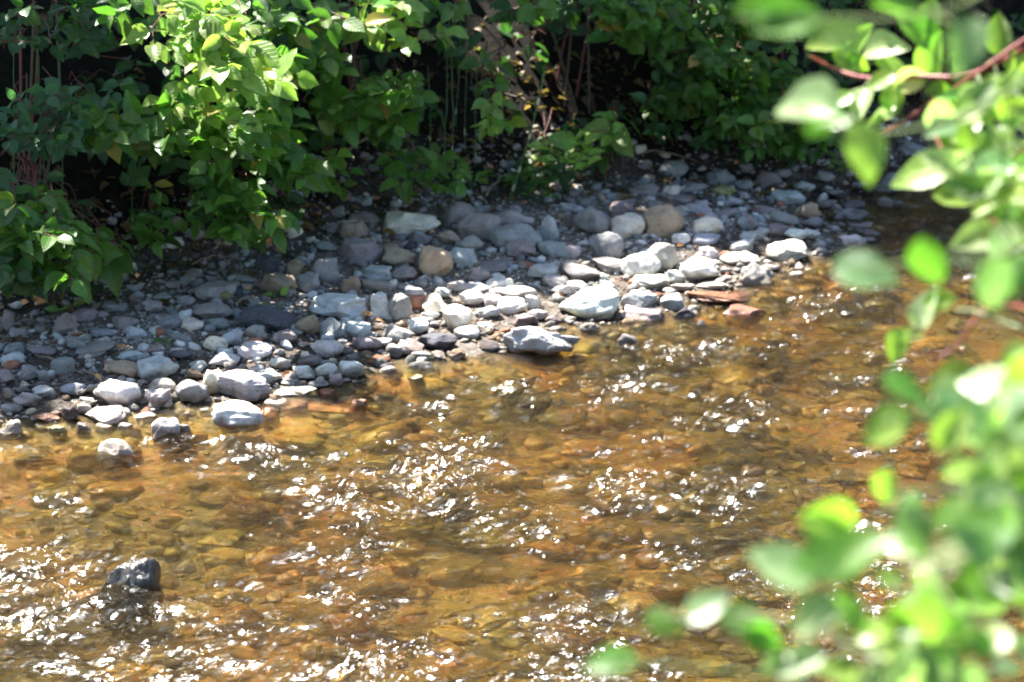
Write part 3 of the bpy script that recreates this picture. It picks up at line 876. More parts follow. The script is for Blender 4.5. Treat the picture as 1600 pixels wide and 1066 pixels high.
# shrub: (root px, list of ellipses (cx,cy,rx,ry,nsprays,forward,size,tone)), label
SHRUBS = [
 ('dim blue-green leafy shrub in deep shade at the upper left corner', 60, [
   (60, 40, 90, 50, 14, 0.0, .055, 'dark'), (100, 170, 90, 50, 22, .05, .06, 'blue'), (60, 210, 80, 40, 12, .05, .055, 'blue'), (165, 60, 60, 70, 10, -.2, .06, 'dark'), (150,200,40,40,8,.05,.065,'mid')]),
 ('low dogwood sprays with broad leaves over the gravel at far left', 40, [
   (30, 300, 45, 30, 8, .15, .055, 'dark'), (60, 345, 70, 30, 14, .25, .06, 'mid'), (95, 385, 60, 30, 10, .32, .07, 'mid'), (110, 425, 45, 28, 7, .38, .085, 'mid'),
   (12, 440, 20, 40, 6, .38, .08, 'dark'), (165, 375, 30, 20, 4, .3, .055, 'mid'), (20, 380, 40, 30, 7, .25, .065, 'mid')]),
 ('tall sunlit dogwood shrub arching over the gravel left of centre', 330, [
   (300, 20, 60, 30, 10, .35, .07, 'lite'), (340, 60, 70, 45, 16, .4, .075, 'lite'), (390, 110, 55, 45, 14, .42, .085, 'lite'), (260, 70, 25, 20, 3, .4, .08, 'lite'),
   (325, 170, 60, 40, 12, .35, .07, 'lite'), (220, 200, 55, 35, 9, .3, .09, 'mid'), (270, 190, 50, 40, 8, .3, .085, 'mid'), (360, 220, 60, 40, 14, .35, .07, 'mid'),
   (430, 150, 50, 60, 10, .2, .075, 'mid'), (440, 250, 50, 40, 12, .3, .08, 'mid'), (330, 270, 45, 40, 10, .3, .065, 'mid'), (490, 275, 40, 30, 8, .3, .07, 'mid'),
   (370, 320, 50, 35, 12, .38, .065, 'mid'), (400, 355, 45, 30, 10, .42, .07, 'mid'), (250, 350, 40, 30, 9, .3, .06, 'mid'), (420, 60, 50, 60, 9, .1, .07, 'mid'), (220, 290, 30, 20, 3, .2, .06, 'mid'),
   (475, 20, 45, 40, 7, .1, .07, 'mid'), (200, 15, 40, 20, 4, .2, .07, 'mid')]),
 ('dogwood shrub with red twigs hanging over the middle gravel', 560, [
   (590, 20, 60, 22, 9, .3, .07, 'lite'), (600, 60, 55, 25, 8, .35, .07, 'lite'), (520, 70, 40, 40, 8, .2, .075, 'mid'), (690, 15, 40, 20, 5, .2, .065, 'mid'), (720, 60, 28, 24, 5, .35, .07, 'lite'),
   (560, 130, 30, 25, 4, .2, .07, 'mid'), (530, 140, 40, 35, 8, .2, .08, 'mid'), (600, 150, 55, 30, 9, .3, .075, 'mid'), (640, 150, 50, 30, 8, .3, .065, 'mid'), (560, 185, 50, 25, 7, .25, .075, 'mid'),
   (620, 205, 50, 22, 6, .3, .07, 'mid'), (510, 195, 30, 30, 5, .2, .07, 'mid'), (610, 275, 30, 30, 3, .3, .085, 'mid'), (655, 245, 40, 30, 5, .25, .06, 'mid'), (700, 275, 30, 30, 4, .3, .055, 'mid'), (480, 110, 40, 50, 7, .1, .07, 'mid')]),
 ('slender young dogwood with small sunlit sprigs in front of the dark gap', 780, [
   (765, 115, 20, 22, 3, .2, .055, 'mid'), (770, 160, 22, 20, 4, .25, .06, 'lite'), (790, 190, 20, 18, 4, .28, .05, 'lite'), (800, 95, 20, 14, 2, .2, .05, 'mid'), (765, 195, 18, 18, 3, .28, .045, 'yel'), (735, 150, 20, 30, 3, .1, .05, 'dark'), (790, 130, 18, 18, 2, .2, .055, 'mid')]),
 ('shadowy shrub filling the bank right of the leaning pale stalk', 900, [
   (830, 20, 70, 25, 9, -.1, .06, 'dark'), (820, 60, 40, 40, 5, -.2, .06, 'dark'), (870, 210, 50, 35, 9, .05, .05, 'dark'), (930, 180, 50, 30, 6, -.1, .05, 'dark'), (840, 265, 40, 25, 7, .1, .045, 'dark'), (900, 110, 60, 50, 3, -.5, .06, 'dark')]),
 ('bright low rosette of broad leaves at the bank foot right of centre', 950, [
   (935, 215, 22, 14, 2, .25, .085, 'lite'), (965, 222, 22, 14, 2, .28, .09, 'lite'), (945, 240, 20, 8, 1, .3, .07, 'mid')]),
 ('dense green shrub overhanging the right bank with mid-green oval leaves', 1050, [
   (850, 10, 40, 15, 4, .1, .075, 'mid'), (990, 15, 70, 25, 14, .2, .07, 'mid'), (1060, 25, 60, 30, 14, .2, .065, 'mid'), (970, 55, 40, 25, 5, .2, .085, 'mid'), (1080, 80, 60, 40, 14, .2, .065, 'mid'),
   (1040, 120, 45, 40, 9, .1, .06, 'dark'), (1010, 150, 40, 30, 6, .05, .055, 'mid'), (1060, 170, 45, 30, 9, .1, .055, 'mid'), (1020, 200, 40, 22, 5, .1, .05, 'dark')]),
 ('leafy shrub cascading to the stones at the right end of the far bank', 1200, [
   (1150, 20, 60, 30, 14, .2, .065, 'mid'), (1140, 80, 60, 40, 16, .2, .065, 'mid'), (1190, 60, 60, 40, 14, .1, .06, 'mid'), (1130, 140, 60, 40, 16, .2, .062, 'mid'), (1200, 130, 50, 45, 14, .15, .06, 'mid'),
   (1160, 190, 60, 30, 16, .25, .058, 'mid'), (1230, 190, 50, 35, 14, .2, .055, 'mid'), (1270, 220, 40, 25, 11, .2, .05, 'mid'), (1200, 225, 50, 16, 9, .3, .05, 'mid'), (1290, 130, 40, 60, 10, .0, .06, 'dark'), (1110, 215, 30, 18, 4, .2, .05, 'dark')]),
 ('shaded shrub behind the near red-stemmed branches at the upper right', 1420, [
   (1320, 40, 70, 40, 12, .0, .06, 'dark'), (1420, 60, 70, 50, 12, -.1, .06, 'dark'), (1520, 60, 80, 50, 14, -.2, .06, 'dark'), (1340, 150, 40, 50, 8, .0, .055, 'dark'), (1440, 140, 50, 30, 5, -.2, .055, 'dark'), (1580, 120, 60, 40, 8, -.1, .06, 'mid'), (1330, 220, 30, 22, 5, .1, .045, 'mid')]),
]
def lit_here(px, py):
    """areas of ground the photograph shows in full sun"""
    line = np.interp(px, [0, 120, 250, 330, 420, 480, 600, 700, 860, 940, 1000, 1100, 1200, 1300, 1600], [606, 596, 585, 555, 520, 470, 455, 440, 428, 400, 385, 366, 366, 366, 380])
    return py > line
def shades_lit(P):
    k = P.z - 0.05
    u, v, f = to_px((P.x - SUN_DIR.x / SUN_DIR.z * k, P.y - SUN_DIR.y / SUN_DIR.z * k, 0.05))
    if f > 0 and any(((u - a) / c) ** 2 + ((v - b) / d) ** 2 < 1 for a, b, c, d in ((880, 285, 90, 50), (1035, 345, 40, 25), (950, 225, 40, 22), (640, 348, 50, 16))): return True
    return f < 0 or lit_here(u, v)
GAPS = [(560, 112, 45, 45), (710, 150, 55, 85), (925, 120, 95, 65), (185, 305, 75, 42), (555, 240, 60, 25), (110, 112, 80, 38), (845, 150, 60, 85), (235, 125, 30, 45), (500, 335, 60, 30), (250, 300, 40, 30), (740, 30, 30, 40), (60, 270, 50, 22), (480, 230, 25, 20), (900, 60, 60, 30)]
def gap(px, py): return any(((px - a) / c) ** 2 + ((py - b) / d) ** 2 < 1 for a, b, c, d in GAPS) and random.random() < 0.88
for si, (label, rpx, ells) in enumerate(SHRUBS):
    ry = bank_y(rpx) + (0.28 if 'rosette' not in label else -0.05)
    pr, _ = on_ground(rpx, BANKY(rpx))
    rx = pr.x * ry / pr.y
    root = Vector((rx, ry, hz(rx, ry) - 0.02))
    e = empty('dogwood_shrub', root, label, 'shrub', 'shrubs along the far bank')
    fo = Foliage(); tips = []
    for (cx, cy_, rx_, ry_, ns, fwd, size, tone) in ells:
        for _ in range(ns):
            a = random.uniform(0, 2 * math.pi); q = math.sqrt(random.random())
            px = cx + rx_ * q * math.cos(a); py = cy_ + ry_ * q * math.sin(a)
            if gap(px, py): continue
            yy = bank_y(px) - fwd + random.gauss(0, 0.09)
            t = at_y(px, py, yy)
            hgt = hz(t.x, t.y)
            if t.z < hgt + 0.02: t.z = hgt + 0.02 + random.random() * 0.02
            d = Vector((t.x - root.x, (t.y - root.y) - 0.35, 0.25 * (t.z - root.z))) + rvec(0.22)
            d.normalize(); d.z -= 0.05; d.x += random.gauss(0, 0.5)
            ln = size * random.uniform(1.1, 1.9)
            b = fo.spray(t - root, d, ln, random.choice((4, 4, 6)), size * 1.08, tone, (-0.2, -0.45, 0.95))
            tips.append((b, t - root))
    # interior layer behind the lit face, shade put into its dark leaf tint
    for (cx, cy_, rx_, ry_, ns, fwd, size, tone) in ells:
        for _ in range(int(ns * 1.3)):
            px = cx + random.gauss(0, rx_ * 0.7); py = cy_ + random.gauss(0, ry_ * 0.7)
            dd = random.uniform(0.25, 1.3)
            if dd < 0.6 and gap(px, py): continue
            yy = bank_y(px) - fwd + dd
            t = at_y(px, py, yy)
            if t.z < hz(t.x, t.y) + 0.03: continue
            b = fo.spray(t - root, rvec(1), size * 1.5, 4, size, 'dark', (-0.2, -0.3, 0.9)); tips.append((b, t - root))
    # growth above the picture frame so the shrub stands as a whole
    if 'rosette' not in label and 'slender' not in label and 'low dogwood' not in label:
        for _ in range(150):
            t = root + Vector((random.gauss(0, 0.45), random.gauss(0.35, 0.45), random.uniform(0.75, 1.9)))
            fv = to_px(t)
            if (fv[1] > -60 and fv[1] < 1066) or shades_lit(t): continue
            b = fo.spray(t - root, rvec(1), 0.12, 6, 0.075, random.choice(('mid', 'dark')), (-0.2, -0.3, 0.9)); tips.append((b, t - root))
    tw = Bag(); random.shuffle(tips)
    for i, (b, t) in enumerate(tips[:90]):
        ctrl = Vector((b.x * 0.35, b.y * 0.25 + 0.12, max(b.z * 1.05, 0.05) + 0.12))
        st = Vector((random.gauss(0, 0.04), random.gauss(0, 0.04), 0))
        pts = bez(st, ctrl, b, 9, 0.014) + [Vector(t)]
        if i < 6:
            Vt, Ft = tube(pts, 0.0050, 0.0014, 6)
            bg_ = Bag(); bg_.add(Vt, Ft); link('stem', bg_.mesh('stem'), M_farstem if i % 3 == 0 else M_stem, e)
        else:
            Vt, Ft = tube(pts[-4:], 0.0020, 0.0011, 4); tw.add(Vt, Ft)
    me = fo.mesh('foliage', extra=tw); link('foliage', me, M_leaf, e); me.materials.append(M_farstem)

# ------------------------------------------------------------------ canopy trees upstream of the light (their crowns are above the frame)
SPOTS = [(340, 60, 100, 90), (400, 130, 60, 60), (300, 180, 60, 60), (350, 230, 70, 70), (400, 330, 50, 50), (110, 410, 40, 30), (470, 280, 40, 30), (620, 200, 40, 20), (590, 30, 70, 30), (600, 60, 60, 30),
         (650, 345, 40, 14), (450, 380, 30, 30), (1035, 340, 18, 18), (980, 345, 18, 14), (1100, 362, 20, 8), (800, 350, 22, 14), (690, 385, 10, 8), (500, 425, 16, 10), (430, 440, 20, 10), (520, 480, 50, 16),
         (960, 222, 30, 18), (880, 282, 75, 38), (1065, 40, 60, 20), (970, 55, 30, 20), (245, 575, 20, 10), (480, 500, 10, 8), (600, 150, 30, 12), (1190, 190, 40, 26), (1150, 60, 50, 30), (1240, 210, 30, 16), (1080, 100, 30, 20), (1000, 20, 40, 16), (1130, 140, 26, 18), (30, 300, 30, 20), (80, 190, 26, 16)]
shx, shy = SUN_DIR.x / SUN_DIR.z, SUN_DIR.y / SUN_DIR.z
crown = [Foliage(), Foliage(), Foliage()]
trunks = [Vector((-4.6, 10.6, 0)), Vector((-0.6, 13.2, 0)), Vector((2.6, 13.8, 0))]
cnt = 0; tr_ = 0
while cnt < 19000 and tr_ < 160000:
    tr_ += 1
    gx = random.uniform(-3.4, 4.6); gy = random.uniform(6.2, 12.5)
    h = random.uniform(2.6, 5.2)
    P0 = Vector((gx + shx * h, gy + shy * h, h))
    # where its shadow lands on the ground and on the bush face
    hitg = (gx, gy)
    bad = False
    for zz in (0.05, 0.3, 0.55, 0.8):
        qx = gx + shx * zz; qy = gy + shy * zz
        u, v, f = to_px((qx, qy, zz))
        if zz == 0.05:
            if lit_here(u, v): bad = True; break
        for (cx, cy_, rx_, ry_) in SPOTS:
            if ((u - cx) / rx_) ** 2 + ((v - cy_) / ry_) ** 2 < 1.0:
                byy = bank_y(min(max(u, -200), 1500)) if zz > 0.1 else qy
                if abs(qy - (byy - 0.2)) < 0.33: bad = True; break
        if bad: break
    if bad: continue
    vis = to_px(P0)
    if 0 < vis[1] < 1066 and -50 < vis[0] < 1650: continue
    # clump holes
    if fbm(np.array([gx * 2.2]), np.array([gy * 2.2 + h]), 2)[0] < -0.36: continue
    ti = min(range(3), key=lambda i: (trunks[i].xy - P0.xy).length)
    tb = trunks[ti]
    crown[ti].leaf(P0 - tb, rvec(1) + Vector((0, 0, -0.4)), Vector((0, 0, 1)) + rvec(0.5) + SUN_DIR * 0.6, random.uniform(0.12, 0.19), tint('mid'))
    cnt += 1
for i, (tb, cr) in enumerate(zip(trunks, crown)):
    z0 = hz(tb.x, tb.y)
    lab = ['broadleaf tree on the far bank whose crown shades the left gravel from above', 'broadleaf tree on the far bank whose crown shades the middle bushes from above', 'broadleaf tree on the far bank whose crown shades the right pool from above'][i]
    e = empty('broadleaf_tree', tb, lab, 'tree', 'trees above the far bank')
    link('crown', cr.mesh('crown', wide=1.25), M_leaf, e)
    top = Vector((0.1, -0.1, 4.6))
    V_, F_ = tube([Vector((0, 0, z0 - 0.1)), Vector((0.05, 0, 1.8)), Vector((-0.05, 0.05, 3.2)), top], 0.16, 0.06, 12)
    b_ = Bag(); b_.add(V_, F_)
    link('trunk', b_.mesh('trunk'), M_bark, e)
    for k in range(12):
        tgt = random.choice(cr.P)
        s0 = Vector((0, 0, random.uniform(2.2, 4.2)))
        V_, F_ = tube(bez(s0, (s0 + tgt) / 2 + Vector((0, 0, 0.4)), tgt, 8, 0.03), 0.035, 0.008, 7)
        b_ = Bag(); b_.add(V_, F_); link('branch', b_.mesh('branch'), M_bark, e)

# ------------------------------------------------------------------ seedlings, plant on the gravel
def plant(name, px, py, n, lpx, tone, label, spread=1.0, hgt=0.03, group=None, cat='seedling'):
    p, z = on_ground(px, py); mpp = p.length / FPX
    e = empty(name, (p.x, p.y, z), label, cat, group)
    fo = Foliage(); b_ = Bag()
    for i in range(n):
        a = 2 * math.pi * (i + random.uniform(-.2, .2)) / n
        base = Vector((math.cos(a), math.sin(a), 0)) * (0.006 + 0.5 * spread * random.random() * lpx * mpp) + Vector((0, 0, hgt * random.uniform(0.6, 1.1)))
        fo.leaf(base, Vector((math.cos(a), math.sin(a), random.uniform(0.1, 0.8))), Vector((0, -0.3, 1)) + rvec(0.25), lpx * mpp * random.uniform(0.8, 1.15), tint(tone))
        V_, F_ = tube([Vector((0, 0, -0.005)), base * 0.5 + Vector((0, 0, 0.01)), base], 0.0016, 0.001, 4); b_.add(V_, F_)
    link('foliage', fo.mesh('foliage'), M_leaf, e); link('stem', b_.mesh('stem'), M_horse, e)
plant('seedling', 103, 492, 4, 26, 'lite', 'small bright three-leaf seedling above the dark square block at left', hgt=0.02)
plant('seedling', 431, 468, 4, 18, 'lite', 'small bright seedling on the gravel left of the long white oblong rock', hgt=0.02)
plant('seedling', 425, 482, 2, 14, 'lite', 'tiny two-leaf sprout just below the seedling left of the long white rock', hgt=0.01)
plant('seedling', 257, 541, 5, 13, 'mid', 'tiny green sprout on the left gravel between flat stones', hgt=0.015)
plant('ground_plant', 815, 305, 24, 26, 'mid', 'low clump of small rounded leaves at the foot of the leaning pale stalk', 3.6, 0.07, cat='plant')
plant('ground_plant', 885, 302, 30, 26, 'sprig', 'sunlit small-leaved plant standing among the stones right of centre', 3.4, 0.15, cat='plant')  # sunlit look put into the brightened leaf tint
plant('ground_plant', 845, 318, 9, 17, 'mid', 'small leafy plant low between the two clumps by the stones', 2.6, 0.04, cat='plant')
plant('ground_plant', 925, 275, 9, 22, 'sprig', 'tiny bright sprig above the sunlit small-leaved plant', 1.4, 0.10, cat='plant')
plant('ground_plant', 735, 300, 8, 22, 'yel', 'yellow-green sprig at the bank foot left of the low leaf clump', 1.6, 0.05, cat='plant')
plant('ground_plant', 1180, 262, 7, 18, 'mid', 'small green plant at the foot of the right bushes, the leftmost of three', 1.8, 0.04, cat='plant')
plant('ground_plant', 1235, 262, 9, 24, 'mid', 'broad-leaved green plant at the foot of the right bushes, the middle of three', 1.6, 0.05, cat='plant')
plant('ground_plant', 1315, 276, 8, 20, 'lite', 'small bright plant at the foot of the right bushes, the rightmost of three', 1.8, 0.04, cat='plant')
plant('ground_plant', 1355, 268, 6, 22, 'lite', 'bright leafy sprig beside the far shore boulder', 1.4, 0.05, cat='plant')
plant('ground_plant', 345, 385, 8, 20, 'mid', 'low sprig of leaves at the shaded edge of the left gravel', 1.6, 0.05, cat='plant')
plant('ground_plant', 195, 262, 7, 20, 'dark', 'dim small plant in the dark gap of the left bank', 1.5, 0.05, cat='plant')

# horsetails and the leaning pale stalk
def stalk(px0, py0, px1, py1, r, label, dy=0.15, nodes=0, mat=None, name='horsetail_stem', lean=0.0):
    b0 = bank_y(px0) + dy
    p0 = at_y(px0, py0, b0); p0.z = max(hz(p0.x, p0.y) - 0.01, -1)
    p1 = at_y(px1, py1, b0 - lean)
    e = empty(name, p0, label, 'stalk', 'thin stalks on the far bank')
    pts = bez(Vector((0, 0, 0)), (p1 - p0) * 0.5 + Vector((random.gauss(0, 0.03), 0, 0)), p1 - p0, 9, 0.002)
    V_, F_ = tube(pts, r, r * 0.6, 6); b_ = Bag(); b_.add(V_, F_); link('stalk', b_.mesh('stalk'), mat or M_horse, e)
    for k in range(nodes):
        i = 1 + k * 7 // max(1, nodes); a = pts[i]; b = a.lerp(pts[i + 1], 0.35)
        V_, F_ = tube([a, b], r * 1.15, r * 1.1, 6); b_ = Bag(); b_.add(V_, F_); link('node', b_.mesh('node'), M_pale, e)
place = ['at the upper left above the blue-green leaves', 'beside the left shrub in the shade', 'behind the tall sunlit shrub', 'in the dark gap, leftmost of the thin group', 'in the dark gap, second from left of the thin group',
         'in the dark gap, third from left of the thin group', 'in the dark gap, fourth from left of the thin group', 'in the dark gap, fifth from left of the thin group', 'in the dark gap, rightmost of the thin group', 'at far left near the picture edge', 'just right of the upper left shrub']
for (a, b, c), lb in zip([(72, 200, 45), (50, 260, 48), (200, 260, 190), (672, 250, 668), (692, 250, 700), (705, 250, 706), (712, 250, 716), (728, 250, 730), (742, 250, 735), (12, 330, 8), (88, 300, 82)], place):
    stalk(a, b, c + random.uniform(-14, 14), random.uniform(-10, 110), random.uniform(0.0016, 0.0028), 'thin upright green horsetail stalk ' + lb, random.uniform(0.05, 0.25), 1)
stalk(790, 285, 850, 108, 0.0042, 'leaning pale banded stalk rising from the stones in front of the dark gap', -0.1, 4, M_horse, 'leaning_stalk', 0.12)

# fallen twigs, dead leaves
def ground_twig(x0, y0, x1, y1, r, label, lift=0.01):
    a, _ = on_ground(x0, y0); b, _ = on_ground(x1, y1)
    a.z += lift; b.z += lift
    m = (a + b) / 2 + Vector((random.gauss(0, .01), random.gauss(0, .01), lift + 0.01))
    o = Bag(); V_, F_ = tube([p - a for p in bez(a, m, b, 8, 0.003)], r, r * 0.5, 6); o.add(V_, F_)
    link('fallen_twig', o.mesh('fallen_twig'), M_twig, loc=a, label=label, category='twig', group='fallen twigs on the gravel')
ground_twig(385, 448, 468, 468, 0.0035, 'thin pale brown twig lying beside the tan angular rock at left')
ground_twig(540, 262, 620, 232, 0.006, 'brown fallen branch low on the bank under the middle shrub', 0.05)
ground_twig(600, 228, 650, 255, 0.005, 'second brown branch crossing the bank under the middle shrub', 0.05)
ground_twig(760, 320, 800, 285, 0.005, 'grey dry stick leaning at the foot of the pale stalk', 0.03)
ground_twig(1010, 245, 1090, 262, 0.004, 'thin brown stick in front of the dull grey boulder', 0.02)
ground_twig(55, 560, 130, 590, 0.003, 'thin twig between the blue-grey square block and the left stones')
ground_twig(125, 586, 165, 600, 0.0035, 'short straight pale stick left of the large speckled boulder')
ground_twig(120, 622, 152, 616, 0.004, 'short orange-tan stick touching the large speckled boulder at the water')
ground_twig(1075, 135, 1150, 40, 0.004, 'bare grey twig hanging among the right shrub leaves', 0.25)
ground_twig(300, 420, 360, 408, 0.0035, 'thin brown twig in the shade under the sunlit shrub', 0.015)
def dead(px, py, s, label, n=1):
    p, z = on_ground(px, py); mpp = p.length / FPX
    fo = Foliage()
    fo.leaf(Vector((0, 0, 0.012)), Vector((random.uniform(-1, 1), random.uniform(-.6, .6), 0.1)), Vector((0, -0.4, 1)) + rvec(0.3), s * mpp, (0.5, 0.2, 0.08))
    me = fo.mesh('fallen_leaf', curl=0.5, fold=0.9)
    link('fallen_leaf', me, M_dry, loc=(p.x, p.y, z + 0.012), label=label, category='leaf', group='fallen leaves on the gravel')
for a in [(45, 484, 22, 'dry orange-brown leaf left of the three-leaf seedling, nearest the picture edge'), (57, 489, 20, 'dry orange-brown leaf closest to the three-leaf seedling'), (50, 479, 16, 'topmost of the dry leaves left of the three-leaf seedling'),
          (187, 553, 24, 'curled orange leaf on the left gravel behind the brownish oblong stone'), (383, 462, 12, 'tiny orange leaf left of the bright seedling'), (398, 478, 10, 'tiny yellow-brown leaf below the tiny orange leaf'),
          (566, 503, 18, 'orange leaf fragment right of the long white oblong rock'), (587, 512, 14, 'small orange-brown leaf near the upright grey rock'), (415, 395, 16, 'dead orange leaf under the tip of the sunlit shrub'),
          (592, 369, 18, 'orange leaf in front of the pale slab rock at the back'), (681, 376, 12, 'orange leaf scrap right of the pale slab rock'), (789, 489, 9, 'tiny orange leaf on the white pebbles at the centre'),
          (148, 601, 14, 'orange-brown leaf just left of the large speckled boulder'), (508, 336, 10, 'yellow leaf in the shade left of the pale slab rock'), (976, 374, 12, 'orange leaf under the cream stone beside the tan boulder'),
          (1147, 266, 14, 'yellowish leaf at the foot of the right bushes'), (452, 597, 12, 'orange leaf above the thin white slab'), (1057, 395, 12, 'orange-brown leaf right of the white-topped dark rock')]:
    dead(*a)

fo = Foliage(); k = 0
while k < 1500:
    px = random.uniform(-150, 1500); py = BANKY(px) + random.gauss(-8, 22)
    p, z = on_ground(px, py) if False else (at_z(px, py, 0.12), 0)
    p = Vector((p.x, p.y + random.uniform(-0.1, 0.5), 0)); p.z = hz(p.x, p.y) + random.uniform(0.004, 0.02)
    fo.leaf(p, Vector((random.gauss(0, 1), random.gauss(0, 1), random.gauss(0, .2))), Vector((0, 0, 1)) + rvec(0.35), random.uniform(0.02, 0.05), np.array(random.choice([(0.10, 0.055, 0.025), (0.16, 0.09, 0.04), (0.22, 0.12, 0.05), (0.07, 0.045, 0.03), (0.12, 0.10, 0.04)])))
    k += 1
link('leaf_litter', fo.mesh('leaf_litter', curl=0.4, fold=0.6), M_leaf, kind='stuff', label='brown dead leaf litter scattered along the foot of the bushes', category='leaf litter')

# ------------------------------------------------------------------ near shrub (out of focus) on the viewer's bank at right
NEAR_ROOTS = [Vector((1.75, 3.0, hz(1.75, 3.0)))]
EXPL = """1290 75 60 0 3.3 near|1318 88 50 -60 3.3 near|1345 62 50 40 3.3 near|1380 72 70 20 3.3 pale|1400 102 60 -10 3.3 near|1452 25 62 80 3.1 near|1432 45 70 120 3.1 yel|1458 85 75 80 3.2 near|1503 88 55 60 3.2 near|1562 52 60 80 3.2 yel
1592 108 55 100 3.1 near|1376 128 46 30 3.2 yel|1425 128 55 20 3.2 pale|1474 146 48 170 3.2 yel|1312 157 45 30 3.2 near|1345 160 60 60 3.2 pale|1376 176 56 10 3.2 near|1397 150 52 90 3.2 near|1500 100 50 -40 3.2 yel|1340 100 40 150 3.3 yel
1255 168 120 165 2.1 pale|1292 190 80 20 2.1 ndark|1350 236 92 -80 2.0 near|1235 38 120 10 1.8 ndark|1310 45 90 170 1.8 ndark|1510 68 90 70 1.7 nblue|1400 20 80 -20 2.0 ndark|1180 20 60 20 1.8 ndark
1525 158 70 30 2.9 pale|1560 160 66 110 2.9 near|1470 190 72 95 2.9 pale|1510 200 60 40 2.8 near|1590 190 60 60 2.8 near|1545 225 70 20 2.8 near|1440 264 92 5 2.9 near|1490 255 60 -50 2.8 pale|1540 268 86 10 2.7 pale|1590 262 70 60 2.7 near
1565 300 80 20 2.6 near|1510 300 50 -30 2.7 yel|1535 372 80 20 2.6 pale|1582 352 60 60 2.6 near|1585 320 60 100 2.6 near|1560 390 50 -60 2.5 near|1352 424 96 165 1.9 nblue|1450 412 80 100 1.8 ndark|1560 445 90 110 1.8 nblue|1590 430 60 70 1.9 ndark
1448 482 66 70 2.6 pale|1470 470 50 20 2.6 near|1402 540 56 60 2.6 near|1422 524 40 20 2.6 yel|1420 600 76 170 1.9 ndark|1384 668 86 20 1.9 near|1540 598 92 170 2.0 pale|1528 652 92 -80 1.9 pale|1450 640 40 120 2.0 nblue|1582 560 60 30 2.2 near
1470 655 50 50 2.0 ndark|1500 680 70 30 2.0 pale|1580 650 80 80 1.9 near|1570 715 80 30 1.9 near|1512 740 80 175 1.9 near|1386 765 66 75 1.9 near|1420 795 60 100 1.8 ndark|1298 812 90 160 1.8 near|1300 872 120 10 1.7 ndark|1222 888 104 165 1.7 pale
1352 862 110 20 1.7 ndark|1432 832 80 100 1.7 nblue|1408 850 70 170 1.8 pale|1470 880 90 10 1.8 pale|1270 968 100 20 1.7 pale|1330 960 80 -20 1.7 near|1372 985 66 20 1.9 near|1040 974 64 150 1.8 ndark|1104 948 76 30 1.8 nblue|1162 966 76 5 1.8 ndark
955 1028 76 0 1.8 ndark|1192 1000 66 170 1.8 ndark|1250 1040 76 20 1.9 pale|1310 1048 60 -20 1.9 near|1210 1030 50 200 1.8 ndark|1285 835 70 120 1.8 near|1395 905 60 30 1.8 near|1530 800 90 90 1.7 pale|1560 850 90 60 1.7 nblue|1480 800 60 50 1.7 ndark"""
BR = [  # branch polylines in picture columns/rows with distance along the view
 [(1760, -20, 3.0), (1600, 60, 3.1), (1530, 115, 3.1), (1450, 165, 3.2), (1400, 198, 3.2), (1368, 212, 3.3)],
 [(1720, 10, 3.0), (1600, 78, 3.1), (1510, 125, 3.15), (1440, 118, 3.2), (1400, 124, 3.2), (1340, 122, 3.25), (1300, 106, 3.3), (1265, 88, 3.3)],
 [(1700, 160, 2.7), (1600, 240, 2.7), (1530, 262, 2.75), (1480, 250, 2.8), (1455, 200, 2.9)],
 [(1700, 420, 2.4), (1600, 400, 2.5), (1560, 360, 2.6), (1530, 310, 2.7)],
 [(1690, 500, 2.4), (1560, 470, 2.6), (1528, 490, 2.6), (1500, 535, 2.6), (1470, 560, 2.6), (1440, 552, 2.6)],
 [(1680, 520, 2.5), (1600, 520, 2.5), (1520, 480, 2.6), (1450, 490, 2.6), (1405, 540, 2.6)],
 [(1700, 700, 1.9), (1600, 690, 1.9), (1500, 650, 1.95), (1420, 640, 1.9), (1385, 660, 1.9)],
 [(1700, 1000, 1.8), (1560, 930, 1.8), (1440, 860, 1.75), (1330, 830, 1.75), (1260, 880, 1.7)],
 [(1600, 1150, 1.8), (1500, 1060, 1.8), (1360, 1030, 1.85), (1342, 1000, 1.85), (1270, 975, 1.75), (1170, 960, 1.8), (1100, 955, 1.8), (1040, 965, 1.8)],
 [(1500, 1200, 1.8), (1370, 1060, 1.9), (1345, 1005, 1.9)],
 [(1480, 1220, 1.8), (1250, 1060, 1.85), (1100, 1045, 1.8), (960, 1030, 1.8)],
 [(1700, 330, 1.9), (1560, 410, 1.85), (1460, 400, 1.8), (1370, 420, 1.9)],
 [(1650, -90, 1.9), (1500, 20, 1.8), (1380, 30, 1.8), (1240, 30, 1.8), (1180, 25, 1.8)],
 [(1720, 60, 2.1), (1500, 190, 2.05), (1360, 215, 2.05), (1290, 185, 2.1), (1240, 165, 2.1)],
 [(1660, 820, 1.8), (1590, 780, 1.8), (1500, 760, 1.85), (1410, 770, 1.85)]]
root = NEAR_ROOTS[0]
e = empty('dogwood_shrub', root, 'blurred near dogwood branches with red stems and glowing yellow-green leaves along the right edge', 'shrub')
bpts = []
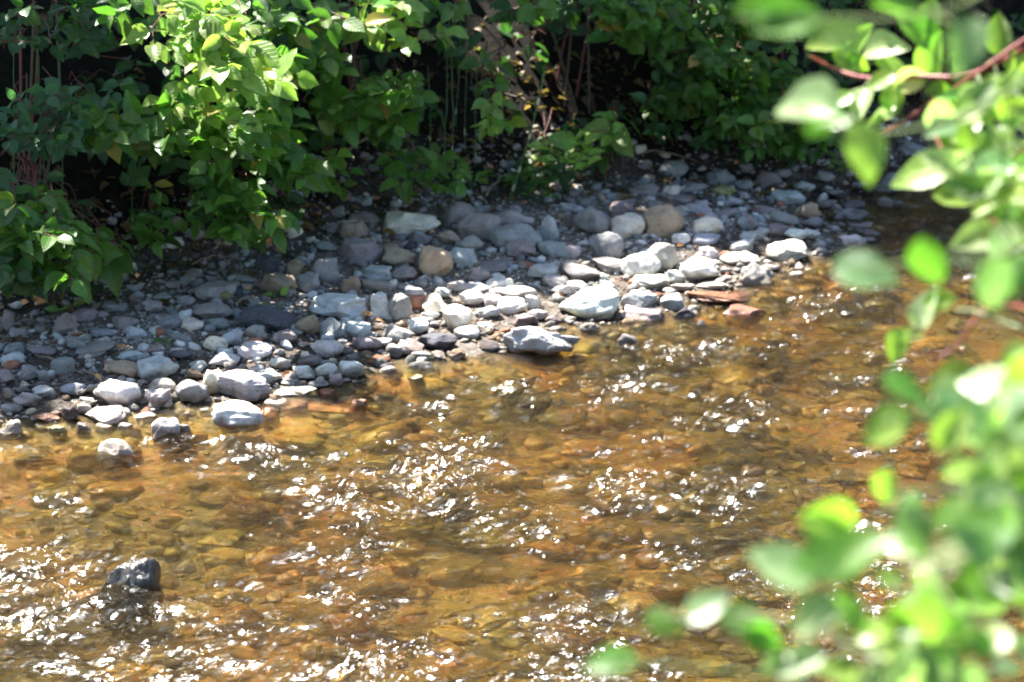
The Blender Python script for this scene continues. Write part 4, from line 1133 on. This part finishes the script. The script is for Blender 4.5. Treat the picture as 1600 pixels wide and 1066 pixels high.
for k, pl in enumerate(BR):
    w = [at_dist(a, b, d) for a, b, d in pl]
    s = w[0]
    lead = bez(root, (root + s) / 2 + Vector((0.25, -0.2, 0.35)), s, 8)
    # smooth through the points
    fine = []
    for i in range(len(w) - 1):
        for t in (0, 0.33, 0.66): fine.append(w[i].lerp(w[i + 1], t))
    fine.append(w[-1])
    for _ in range(2): fine = [fine[0]] + [(fine[i - 1] + fine[i] * 2 + fine[i + 1]) / 4 for i in range(1, len(fine) - 1)] + [fine[-1]]
    pts = [p - root for p in lead[:-1] + fine]
    V_, F_ = tube(pts, *((0.0048, 0.0020) if k < 2 else (0.0023, 0.0010) if k < 6 or k == 9 else (0.0030, 0.0009)), 8); b_ = Bag(); b_.add(V_, F_)
    link('branch', b_.mesh('branch'), M_redstem if k < 5 or k == 9 else M_greenstem, e)
    bpts += [p - root for p in fine]
fo = Foliage(); tw = Bag()
camv = Vector((0, 0, CAMZ))
def near_leaf(px, py, lpx, ang, dist, tone, face=0.8):
    c = at_dist(px, py, dist); view = (camv - c).normalized()
    right = Vector((1, 0, 0)); upv = view.cross(right).normalized()
    if upv.z < 0: upv = -upv
    a = right * math.cos(R(ang)) + upv * math.sin(R(ang)) + view * random.gauss(0, 0.35)
    a.normalize()
    L_ = lpx * dist / FPX * 1.12
    n = view * face + Vector((-0.15, 0, 0.7)) + rvec(0.22)
    p0 = c - a * L_ * 0.5
    near = min(bpts, key=lambda q: (q + root - p0).length)
    if (near + root - c).length < (near + root - p0).length:      # stalk end towards its branch
        a = -a; p0 = c - a * L_ * 0.5
    fo.leaf(p0 - root, a, n, L_, tint(tone, 0.12))
    near = min(bpts, key=lambda q: (q + root - p0).length)
    V2, F2 = tube(bez(near, (near + p0 - root) / 2 + Vector((0, 0, -0.01)), p0 - root, 6), 0.0010, 0.0007, 5); tw.add(V2, F2)
for line in EXPL.split('\n'):
    for q in line.split('|'):
        v = q.split(); near_leaf(float(v[0]), float(v[1]), float(v[2]), float(v[3]), float(v[4]), v[5])
def in_poly(x, y, P):
    c = False; j = len(P) - 1
    for i in range(len(P)):
        if ((P[i][1] > y) != (P[j][1] > y)) and x < (P[j][0] - P[i][0]) * (y - P[i][1]) / (P[j][1] - P[i][1]) + P[i][0]: c = not c
        j = i
    return c
DENSE = [(1540, 600), (1640, 560), (1640, 1100), (1300, 1100), (1330, 1040), (1420, 930), (1480, 880), (1530, 740)]
DN2 = [(1500, 150), (1640, 100), (1640, 440), (1570, 420), (1500, 330), (1440, 250)]
for poly, n, d0, d1 in (([(1470, 600), (1640, 540), (1640, 800), (1500, 770)], 26, 1.8, 2.3), (DENSE, 78, 1.65, 2.2), (DN2, 85, 2.4, 3.2)):
    k = 0
    while k < n:
        x = random.uniform(1150, 1640); y = random.uniform(90, 1100)
        if not in_poly(x, y, poly): continue
        near_leaf(x, y, random.uniform(46, 88) * (1 if d0 < 2 else 0.75), random.uniform(0, 360), random.uniform(d0, d1), random.choice(('near', 'near', 'pale', 'yel', 'ndark', 'nblue')))
        k += 1
for _ in range(260):   # the rest of the shrub beyond the right edge of the frame
    x = random.uniform(1680, 2500); y = random.uniform(-300, 1300)
    near_leaf(x, y, random.uniform(60, 90), random.uniform(0, 360), random.uniform(1.9, 2.9), random.choice(('near', 'ndark', 'near')))
me = fo.mesh('foliage', curl=0.2, fold=0.45, wide=1.05, extra=tw)
link('foliage', me, M_near, e); me.materials.append(M_greenstem)
